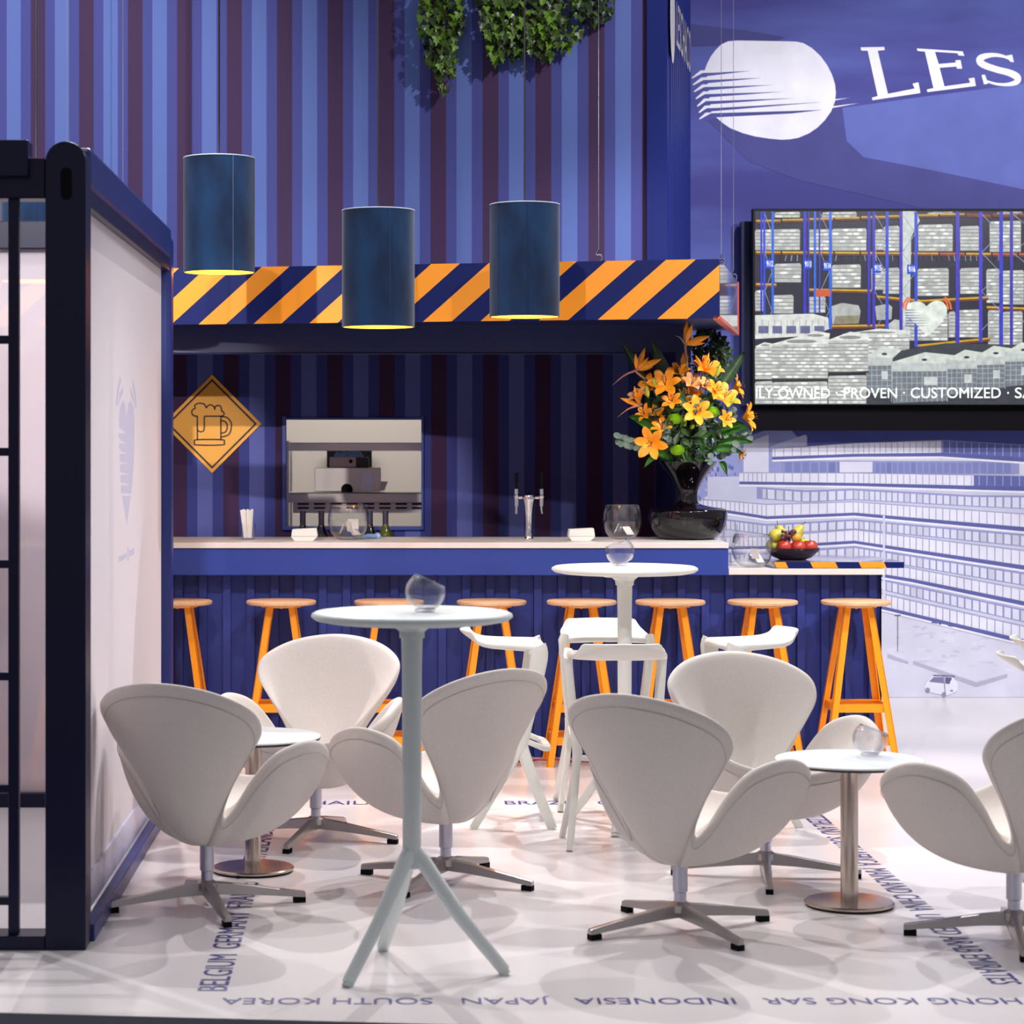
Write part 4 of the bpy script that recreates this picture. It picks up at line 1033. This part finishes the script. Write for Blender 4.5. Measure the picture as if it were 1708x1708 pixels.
napkins(969, 'white napkin stack on the bar between the beer tap and the glass bowl')
# tumbler with sticks
t = thing('tumbler', 'clear tumbler near the left end of the bar', 'glass', (bx(414, 11.75), 11.75, CT))
m = MB(); m.lathe([(.032, 0), (.038, .085), (.036, .085), (.030, .008), (0, .008)], 32, None, 0, False); m.build('glass', M_glass, t, smooth=True)
for k in range(6):
    A = Vector((.006*(k-3), .004*(k % 3-1), .012)); B = Vector((-.035+.011*k, .01*(k % 3-1), .155+.004*(k % 2)))
    m = MB(); m.tube([A, B], .0065, 8); o = m.build('paper_stick', M_paper, loc=(bx(414, 11.75), 11.75, CT)); tag(o, 'white paper-wrapped stick standing in the tumbler', 'stick', 'wrapped sticks in the tumbler')
# blue cloth beside bowl
m = MB(); m.ball((0, 0, .012), .03, 12, (1.3, .8, .45)); m.ball((.035, .01, .014), .02, 10, (1, .8, .8)); m.ball((-.05, .0, .006), .03, 10, (1.6, .8, .25)); o = m.build('cloth', mat('blue_cloth', (140, 175, 228), .9, bump=(90, .5)), smooth=True, loc=(bx(618, 11.95), 11.95, CT))
tag(o, 'light blue crumpled cloth on the bar behind the large glass bowl', 'cloth')
# beer tap
t = thing('beer_tap', 'chrome beer tap tower with two black handles', 'beer tap', (bx(882, 11.95), 11.95, CT))
m = MB(); m.lathe([(.026, 0), (.020, .01), (.018, .05), (.020, .12), (.026, .175), (.034, .20), (.036, .213), (.030, .228), (.012, .238), (0, .240)], 32); m.build('tower', M_chrome, t, smooth=True)
m = MB(); m.tube([(-.075, 0, .215), (.075, 0, .215)], .009, 12, up=(0, 1, 0)); m.build('cross_pipe', M_chrome, t, smooth=True)
for s in (-1, 1):
    m = MB(); m.tube([(s*.066, -.02, .17), (s*.066, -.02, .26)], .011, 12); m.ball((s*.066, -.02, .22), .015); m.tube([(s*.066, -.02, .17), (s*.068, -.03, .13)], .006, 8); m.build('faucet', M_chrome, t, smooth=True)
    m = MB(); m.tube([(s*.066, -.02, .258), (s*.066, -.024, .345)], .0095, 12, [.7, 1.1]); m.build('handle', M_black, t, smooth=True)
# wine bottles
bot = None
for px, lb, green in ((505, 'dark wine bottle behind the left napkin stack', 0), (536, 'dark wine bottle between the napkin stack and the large glass bowl', 0), (617, 'dark wine bottle right behind the large glass bowl', 0), (643, 'olive green wine bottle right of the large glass bowl', 1)):
    t = thing('wine_bottle', lb, 'bottle', (bx(px, 12.4), 12.4, .911), 0, 'wine bottles behind the bar')
    m = MB(); P = cat([Vector((.0375, .0, 0)), Vector((.0375, .165, 0)), Vector((.034, .195, 0)), Vector((.018, .235, 0)), Vector((.0150, .26, 0)), Vector((.0148, .30, 0))], 4)
    m.lathe([(0, 0)]+[(v.x, v.y) for v in P], 28); m.build('body', M_bottleg if green else M_bottle, t, smooth=True)
    m = MB(); m.lathe([(.0158, .245), (.0162, .318), (0, .318)], 20); m.build('capsule', mat('capsule', (52, 44, 66), .4), t, smooth=True)
# wine glass at the counter step
for px, d, lb in ((1219, 11.72, 'empty stemmed wine glass beside the end of the white bar top'), (1216, 11.98, 'empty wine glass right behind the foot of the black vase')):
    base = .967 if px > 1215 else CT
    t = thing('wine_glass', lb, 'glass', (bx(px, d), d, base))
    h0 = .095
    m = MB(); m.lathe([(.0, .001), (.032, .001), (.030, .004), (.005, .01), (.004, h0-.01), (.006, h0)], 28, None, 0, False); m.build('stem', M_glassd, t, smooth=True)
    m = MB(); m.lathe([(.004, h0), (.026, h0+.014), (.040, h0+.045), (.040, h0+.07), (.033, h0+.12)], 32, None, 0, False); m.build('bowl', M_glass, t, smooth=True)

# ------------------------------------------------------------------ fruit
fb = Vector((bx(1326, 11.65), 11.72, .999))
m = MB(); m.lathe([(0, 0), (.07, 0), (.10, .012), (.135, .045), (.14, .06), (.134, .06), (.10, .02), (0, .012)], 48); o = m.build('fruit_bowl', mat('dark_bowl', (40, 16, 22), .2, coat=.5), smooth=True, loc=fb); tag(o, 'low dark fruit bowl on the striped board', 'bowl')
M_red = mat('apple_red', (150, 22, 28), .25, vary=(10, (190, 70, 50))); M_gr = mat('apple_green', (168, 190, 60), .3); M_pear = mat('pear_yellow', (206, 186, 60), .4, vary=(20, (160, 160, 50))); M_or = mat('tangerine', (214, 150, 40), .5); M_stem = mat('stem_brown', (70, 48, 30), .8)
def apple(p, r, mt, lb):
    t = thing('apple', lb, 'fruit', fb+Vector(p), 0, 'fruit in the dark bowl')
    P = [(0, -.72*r), (.3*r, -.86*r), (.65*r, -.75*r), (.92*r, -.35*r), (r, .1*r), (.9*r, .55*r), (.6*r, .85*r), (.25*r, .86*r), (0, .66*r)]
    m = MB(); m.lathe(P, 28); m.build('flesh', mt, t, smooth=True, angle=180)
    m = MB(); m.tube([(0, 0, .65*r), (.004, 0, r*1.05)], .0016, 6); m.build('stalk', M_stem, t)
apple((-.052, -.05, .062), .040, M_red, 'red apple at the front left of the fruit bowl')
apple((.018, -.058, .060), .040, M_red, 'red apple at the front middle of the fruit bowl')
apple((.082, -.035, .062), .041, M_red, 'red apple at the right end of the fruit bowl')
apple((.065, .045, .070), .040, M_gr, 'green apple at the back right of the fruit bowl')
apple((-.098, .015, .066), .038, M_gr, 'green apple at the left end of the fruit bowl')
def pear(p, tl, lb):
    t = thing('pear', lb, 'fruit', fb+Vector(p), 0, 'pears in the dark bowl'); Mx = Matrix.Rotation(tl, 4, 'Y')
    P = cat([Vector((0, -.035, 0)), Vector((.028, -.026, 0)), Vector((.034, 0, 0)), Vector((.024, .03, 0)), Vector((.014, .05, 0)), Vector((0, .06, 0))], 4)
    m = MB(); m.lathe([(v.x, v.y) for v in P], 24, Mx); m.build('flesh', M_pear, t, smooth=True, angle=180)
    m = MB(); m.tube([Mx @ Vector((0, 0, .058)), Mx @ Vector((.004, 0, .082))], .0018, 6); m.build('stalk', M_stem, t)
pear((-.085, -.005, .122), 1.2, 'yellow pear resting on the left of the fruit pile'); pear((.02, .005, .128), .6, 'yellow pear on top of the fruit pile, tilted right'); pear((-.045, .045, .120), -.4, 'yellow pear on top of the fruit pile, stalk up')
m = MB(); m.ball((0, 0, 0), .028, 20, (1, 1, .88)); o = m.build('tangerine', M_or, smooth=True, loc=fb+Vector((.012, -.045, .112))); tag(o, 'small orange tangerine resting on the front red apples', 'fruit')
t = thing('grape_bunch', 'dark purple grape bunch on the fruit pile', 'grapes', fb+Vector((-.028, -.052, .122)))
m = MB(); m.tube([(0, 0, .02), (0, .01, .05)], .002, 6); m.build('stalk', M_stem, t); M_grape = mat('grape', (92, 44, 66), .25)
for k in range(26):
    m = MB(); m.ball((random.uniform(-.035, .03), random.uniform(-.02, .02), random.uniform(-.022, .028)), .0088, 10); m.build('grape', M_grape, t, smooth=True)

# ------------------------------------------------------------------ vase and flowers
VX, VY = bx(1146, 11.9), 11.87
P = cat([Vector(p) for p in ((.10, 0, 0), (.145, .008, 0), (.185, .05, 0), (.203, .10, 0), (.204, .135, 0), (.19, .158, 0), (.12, .170, 0), (.062, .185, 0), (.050, .215, 0), (.056, .26, 0), (.085, .315, 0), (.125, .365, 0), (.158, .405, 0))], 4)
m = MB(); m.lathe([(v.x, v.y) for v in P]+[(.15, .405), (.08, .33), (.0, .30)], 64); o = m.build('vase', M_vase, smooth=True, angle=70, loc=(VX, VY, CT)); tag(o, 'glossy black vase with wide foot and flared top on the bar', 'vase')
fl = thing('flower_arrangement', 'large bouquet of orange lilies, bird of paradise and green leaves in the black vase', 'flowers', (VX, VY, CT+.40))
base0 = Vector((VX, VY, CT+.40))
M_lily = mat('lily_orange', (255, 152, 16), .5, vary=(30, (255, 176, 46))); M_lilyp = mat('lily_pale', (250, 178, 110), .5)
M_bop = mat('strelitzia_orange', (255, 160, 12), .45); M_beak = mat('strelitzia_beak', (196, 130, 120), .5, vary=(9, (120, 130, 90))); M_bluep = mat('strelitzia_blue', (110, 80, 150), .5)
M_leafd = mat('leaf_dark', (58, 84, 50), .4, vary=(18, (34, 56, 36))); M_leafg = mat('leaf_green', (60, 120, 30), .3, vary=(14, (34, 78, 24))); M_euc = mat('eucalyptus', (126, 146, 132), .6, vary=(20, (92, 116, 104)))
M_mum = mat('chrysanthemum_green', (170, 216, 40), .6); M_bud = mat('bud_green', (176, 190, 60), .5); M_stemg = mat('stem_green', (70, 100, 40), .5)
def frame(o, d, roll=0):
    d = Vector(d).normalized(); s = d.cross(Vector((0, 0, 1)));
    if s.length < 1e-3: s = Vector((1, 0, 0))
    s.normalize(); u = s.cross(d)
    M_ = Matrix(((s.x, u.x, d.x, o[0]), (s.y, u.y, d.y, o[1]), (s.z, u.z, d.z, o[2]), (0, 0, 0, 1)))
    return M_ @ Matrix.Rotation(roll, 4, 'Z')
def petal(m, M_, az, L, wd, curl, open_=.9, n=8):
    vs = []; R_ = M_ @ Matrix.Rotation(az, 4, 'Z')
    for i in range(n+1):
        u = i/n; r_ = L*(math.sin(u*open_*1.2)); z = L*(u*(1-.2*open_)-curl*u*u*u); w_ = wd*math.sin(PI*min(1, u*.93+.07))**.8
        if i == n: w_ = .001
        for s in (-1, 0, 1): vs.append(R_ @ Vector((r_, s*w_, z+abs(s)*w_*.35)))
    fs = [(3*i+j, 3*i+j+1, 3*i+j+4, 3*i+j+3) for i in range(n) for j in range(2)]
    m.add(vs, fs)
def fpos(px, py, dy): return at(px, py, VY+dy)-base0
def lily(px, py, dy, d, L=.075, mt=None, op=.9):
    M_ = frame(fpos(px, py, dy), d, random.uniform(0, 1)); m = MB(); L *= 1.25
    for k in range(6): petal(m, M_, k*PI/3, L*(1 if k % 2 else .94), L*.22, .35, op)
    o = m.build('lily', mt or M_lily, fl, smooth=True, angle=180)
    m = MB()
    for k in range(5):
        a = k*2*PI/5; A = M_ @ Vector((0, 0, .01)); B = M_ @ Vector((.014*math.cos(a), .014*math.sin(a), L*.75)); m.tube([A, B], .0012, 5); m.ball(B, .0035, 6)
    m.build('stamens', M_stem, o)
L_ = [(1110, 645, -.10, (-.2, -.8, .5), .085), (1088, 625+25, -.06, (-.6, -.5, .6), .075), (1088, 738, -.14, (-.3, -.95, -.1), .085), (1160, 690, -.15, (.1, -.95, .35), .08), (1105, 718, -.12, (-.2, -.6, .8), .06), (1205, 668, -.08, (.3, -.7, .6), .08),
      (1238, 697, -.07, (.9, -.35, .15), .08), (1178, 622, -.02, (.2, -.6, .7), .08), (1222, 648, .0, (.9, -.3, .3), .065), (1150, 668, -.05, (-.1, -.7, .7), .075), (1190, 655, -.1, (.4, -.8, .4), .06), (1098, 695, -.03, (-.5, -.7, .2), .06), (1232, 755, -.02, (.8, -.3, -.5), .04), (1132, 625, -.04, (-.1, -.6, .8), .06), (1122, 672, -.13, (-.3, -.8, .5), .055), (1208, 702, -.14, (.4, -.8, .3), .05), (1078, 692, -.1, (-.6, -.6, .4), .05), (1150, 640, .02, (0, -.6, .8), .06)]
for a in L_: lily(*a)
lily(1152, 645, -.07, (.2, -.7, .7), .07, M_lilyp, .7); lily(1068, 668, -.08, (-.5, -.5, .8), .07, M_lilyp, .6); lily(1172, 648, -.09, (.4, -.6, .6), .06, M_lilyp, .6)
for px, py, d in ((1198, 620, (.3, -.2, 1)), (1222, 668, (.5, -.3, 1)), (1142, 705, (0, -.6, .8)), (1165, 706, (.2, -.8, .6)), (1080, 655, (-.2, -.3, 1)), (1092, 640, (-.3, -.6, .8)), (1155, 712, (.1, -.9, .2))):
    M_ = frame(fpos(px, py, -.13), d); m = MB(); m.lathe([(0, -.03), (.009, -.015), (.011, .005), (.006, .03), (0, .038)], 10, M_); m.build('lily_bud', M_bud, fl, smooth=True)
def bop(px, py, dy, beak, spikes, stem_from):
    o3 = fpos(px, py, dy); b = fpos(*beak, dy-.02)
    m = MB(); mid = (o3+b)/2+Vector((0, 0, .012)); m.tube(cat([fpos(*stem_from, dy*.3), (fpos(*stem_from, dy*.3)+o3)/2+Vector((.01, 0, .01)), o3-Vector((0, 0, .012)), o3], 3), .006, 8); st_ = m.build('flower_stem', M_beak, fl, smooth=True)
    m = MB(); P_ = cat([o3+(o3-b)*.12, o3, mid, b], 4); m.tube(P_, .011, 8, [max(.05, 1-i/(len(P_)-1)) for i in range(len(P_))]); m.build('beak', M_beak, fl, smooth=True)
    m = MB()
    for sx, sy in spikes:
        e_ = fpos(sx, sy, dy-.02+random.uniform(-.03, .03)); v = e_-o3; s_ = v.cross(Vector((0, 1, 0))).normalized()
        wv_ = v.length*.24; vs = []
        for i in range(7):
            u = i/6; w_ = wv_*math.sin(PI*(u*.9+.08)); c_ = o3+v*u+Vector((0, -.008*math.sin(PI*u), 0)); vs += [c_-s_*w_*.5+Vector((0, .004, 0)), c_-Vector((0, .004, 0)), c_+s_*w_*.5+Vector((0, .004, 0))]
        m.add(vs, [(3*i+j, 3*i+j+1, 3*i+j+4, 3*i+j+3) for i in range(6) for j in range(2)])
    o = m.build('orange_sepals', M_bop, fl, smooth=True, angle=180)
    s0 = spikes[0]; m = MB(); m.tube([o3, fpos(s0[0]-6, s0[1]+8, dy-.03)], .003, 6, [1, .2]); m.build('blue_petal', M_bluep, o)
bop(1062, 617, -.06, (1021, 643), [(1076, 580), (1082, 596), (1104, 598), (1090, 612), (1060, 590)], (1100, 670))
bop(1143, 574, .0, (1126, 560), [(1146, 536), (1155, 540), (1184, 560), (1176, 572)], (1144, 690))
bop(1066, 676, -.08, (1030, 696), [(1058, 644), (1066, 648), (1035, 664)], (1095, 715))
bop(1172, 618, -.03, (1148, 606), [(1160, 592), (1183, 588), (1192, 612), (1188, 622)], (1160, 690))
bop(1138, 620, .02, (1135, 640), [(1140, 588), (1148, 592), (1136, 598)], (1142, 690))
def blade(px0, py0, px1, py1, dy0, dy1, wd, mt, name='leaf', bend=.03):
    A = fpos(px0, py0, dy0); B = fpos(px1, py1, dy1); v = B-A; s_ = v.cross(Vector((.15, 1, .1))).normalized(); n = 12; vs = []
    for i in range(n+1):
        u = i/n; w_ = wd*math.sin(PI*min(1, u*.97+.03))**.7; c_ = A+v*u+Vector((0, 0, bend*math.sin(PI*u)))
        vs += [c_-s_*w_+Vector((0, -.012, 0)), c_-s_*w_*.5, c_+Vector((0, .008, 0)), c_+s_*w_*.5, c_+s_*w_+Vector((0, -.012, 0))]
    m = MB(); m.add(vs, [(5*i+j, 5*i+j+1, 5*i+j+6, 5*i+j+5) for i in range(n) for j in range(4)])
    return m.build(name, mt, fl, smooth=True, angle=180)
blade(1135, 680, 1085, 567, .03, .05, .034, M_leafd, bend=.0); blade(1185, 670, 1242, 586, .0, .04, .030, M_leafd, bend=-.0); blade(1085, 655, 1037, 570, .04, .08, .022, M_leafd, bend=0); blade(1140, 690, 1128, 612, -.06, -.04, .016, M_leafd, bend=0)
for a in ((1095, 722, 1048, 694, .022), (1100, 732, 1058, 700, .02), (1185, 730, 1250, 712, .028), (1190, 745, 1256, 738, .022), (1180, 752, 1240, 756, .02), (1195, 726, 1240, 706, .02), (1150, 740, 1120, 728, .016), (1200, 770, 1212, 792, .016), (1100, 762, 1074, 780, .014), (1180, 760, 1160, 730, .02), (1120, 770, 1090, 755, .018)):
    blade(*a[:4], -.08, -.12, a[4], M_leafg, 'leaf', .02)
def disc_leaf(m, c, nrm, r_):
    M_ = frame(c, nrm, random.uniform(0, 6)); n = 9
    vs = [M_ @ Vector((0, 0, -.004))]+[M_ @ Vector((r_*math.cos(2*PI*k/n), r_*.85*math.sin(2*PI*k/n), .002)) for k in range(n)]
    m.add(vs, [(0, 1+k, 1+(k+1) % n) for k in range(n)])
def euc(px0, py0, px1, py1, n, r_, dy):
    m = MB(); A = fpos(px0, py0, 0); B = fpos(px1, py1, dy)
    for i in range(n):
        u = (i+1)/n; c_ = A+(B-A)*u
        for s in (-1, 1): disc_leaf(m, c_+Vector((random.uniform(-.008, .008), random.uniform(-.02, .02), s*.016)), (random.uniform(-.5, .5), -1, random.uniform(-.3, .8)), r_*random.uniform(.8, 1.1))
    o = m.build('eucalyptus_sprig', M_euc, fl, smooth=True); m = MB(); m.tube([A, B], .0022, 5); m.build('twig', M_stem, o)
euc(1105, 755, 1028, 732, 10, .022, -.08); euc(1170, 740, 1168, 702, 5, .024, -.16); euc(1190, 740, 1250, 726, 8, .02, -.1); euc(1185, 700, 1176, 690, 3, .022, -.14); euc(1120, 745, 1112, 722, 5, .022, -.14); euc(1195, 760, 1225, 745, 5, .02, -.12); euc(1150, 760, 1185, 765, 7, .02, -.12); euc(1205, 710, 1225, 688, 5, .018, -.08)
for px, py, dy, r_ in ((1126, 700, -.13, .04), (1187, 689, -.13, .042), (1130, 752, -.14, .038)):
    m = MB(); c_ = fpos(px, py, dy)
    for k in range(150):
        z = 1-2*(k+.5)/150; a = k*2.39996; s_ = math.sqrt(1-z*z); d_ = Vector((s_*math.cos(a), s_*math.sin(a), z*.7)); s2 = d_.cross(Vector((.1, .3, 1))).normalized()*.0045
        m.add([c_+d_*r_*.5-s2, c_+d_*r_*.5+s2, c_+d_*r_*1.02+s2*.9+Vector((0, 0, .004)), c_+d_*r_*1.02-s2*.9+Vector((0, 0, .004))], [(0, 1, 2, 3)])
    m.ball(c_, r_*.75, 12, (1, 1, .7)); m.build('chrysanthemum', M_mum, fl)
# filler foliage in the heart of the bouquet
m = MB()
for k in range(900):
    a = random.uniform(0, 2*PI); u = random.random()**.6; z = random.uniform(0, .36); rr = (.12+.10*math.sin(min(1, z/.25)*PI*.6))*u
    c_ = Vector((rr*math.cos(a), rr*math.sin(a)*.8, z-.02*u)); M_ = frame(c_, (math.cos(a)+random.uniform(-.6, .6), math.sin(a)-.5, random.uniform(-.3, .9)), random.uniform(0, 6)); L2 = random.uniform(.02, .05)
    m.add([M_ @ Vector(p) for p in ((-L2, 0, 0), (-L2*.2, -L2*.35, .003), (L2, 0, -.004), (-L2*.2, L2*.35, .003))], [(0, 1, 2, 3)])
for k in range(14):
    a = k*.9; m.tube([(0, 0, -.02), (.1*math.cos(a), .08*math.sin(a), .25)], .003, 5)
m.build('foliage', M_leafg if False else mat('foliage_deep', (56, 92, 36), .4, vary=(12, (24, 46, 24))), fl)

# ------------------------------------------------------------------ ivy
M_ivy = mat('ivy_leaf', (66, 92, 30), .4, vary=(9, (26, 38, 18))); M_ivyb = mat('ivy_bright', (98, 136, 40), .3)
M_ivyd = mat('ivy_dark', (40, 62, 34), .4)
lobe = [(0, 0), (.30, -.28), (.55, -.42), (.50, -.12), (1.0, 0), (.50, .12), (.55, .42), (.30, .28)]
lobe = [(0, 0), (-.12, -.30), (.10, -.52), (.36, -.24), (.52, -.34), (.60, -.14), (1.0, 0), (.60, .14), (.52, .34), (.36, .24), (.10, .52), (-.12, .30)]
def ivy(name_label, clumps, group=None, ms=None, dens=1.0):
    lo = Vector(clumps[0][0]); t = thing('hanging_ivy', name_label, 'ivy', lo, 0, group)
    m = MB(); v = MB()
    for c, ext, n, sz in clumps:
        c = Vector(c)-lo
        for k in range(int(n*dens)):
            p = c+Vector((random.uniform(-1, 1)*ext[0], random.uniform(-1, 1)*ext[1], random.uniform(-1, 1)*ext[2]))
            e_ = p-c
            if (e_.x/ext[0])**2+(e_.z/ext[2])**2 > 1.15: continue
            d_ = Vector((random.uniform(-.5, .5), random.uniform(-.5, .2), -1)).normalized(); nr = Vector((random.uniform(-.7, .7), -1, random.uniform(-.1, .9))).normalized()
            s_ = nr.cross(d_).normalized(); d_ = s_.cross(nr); L2 = sz*random.uniform(.6, 1.15)
            vs = [p+d_*a*L2+s_*b*L2+nr*(.12*L2*abs(b)*2) for a, b in lobe]; m.add(vs, [list(range(len(vs)))], 0 if random.random() < .7 else 1)
        for k in range(5):
            x_ = random.uniform(-.6, .6)*ext[0]; P_ = [c+Vector((x_+random.uniform(-.02, .02), random.uniform(-.5, .5)*ext[1], ext[2]*(1-2*i/5))) for i in range(6)]
            v.tube(cat(P_, 2), .0022, 5)
    m.build('foliage', ms or [M_ivy, M_ivyb], t); v.build('vines', M_stem, t)
dU = 12.95
def U(px, py, off=.10):       # a point just in front of the turned upper wall
    k = (px-CX)/F; d = (12.885+.2127*1.59-off)/(1+.2127*k)
    return Vector((k*d, d, CH-(py-HY)*d/F))
ivy('narrow strand of hanging ivy on the upper striped wall, leftmost', [(U(735, 30), (.13, .05, .16), 190, .052), (U(740, -60), (.16, .06, .3), 140, .052), (U(735, 85), (.09, .04, .12), 90, .05), (U(742, 128), (.05, .03, .09), 36, .045)], 'hanging ivy')
ivy('broad clump of hanging ivy on the upper striped wall, centre', [(U(865, 20), (.22, .06, .20), 330, .055), (U(850, -80), (.3, .08, .3), 200, .055), (U(838, 65), (.10, .05, .12), 80, .055), (U(900, 62), (.09, .05, .12), 70, .055), (U(935, 20), (.14, .06, .2), 150, .055)], 'hanging ivy')
ivy('hanging ivy clump nearest the pendant wire on the upper wall, rightmost', [(U(990, 5), (.11, .06, .12), 160, .045), (U(980, -90), (.2, .07, .25), 120, .05)], 'hanging ivy', [M_ivyd, M_ivy])
p1 = at(1186, 590, 12.5)
ivy('ivy hanging below the canopy end, behind the flower bouquet', [(tuple(at(1182, 590, 12.6)), (.09, .07, .15), 260, .030), (tuple(at(1200, 590, 12.6)), (.07, .05, .10), 120, .03), (tuple(at(1178, 566, 12.7)), (.08, .05, .12), 120, .03), (tuple(at(1190, 625, 12.6)), (.05, .04, .08), 60, .028)], 'hanging ivy', [M_ivyd, M_ivy])
# loose suspension wires
for px, z0, d, lb in ((205, 2.5, 9.9, 'thin steel wire holding up the container frame'),):
    m = MB(); m.tube([((px-CX)*d/F, d, CH+380*d/F), ((px-CX)*d/F, d, 7.5)], .0016, 5); tag(m.build('wire', M_wire), lb, 'wire')
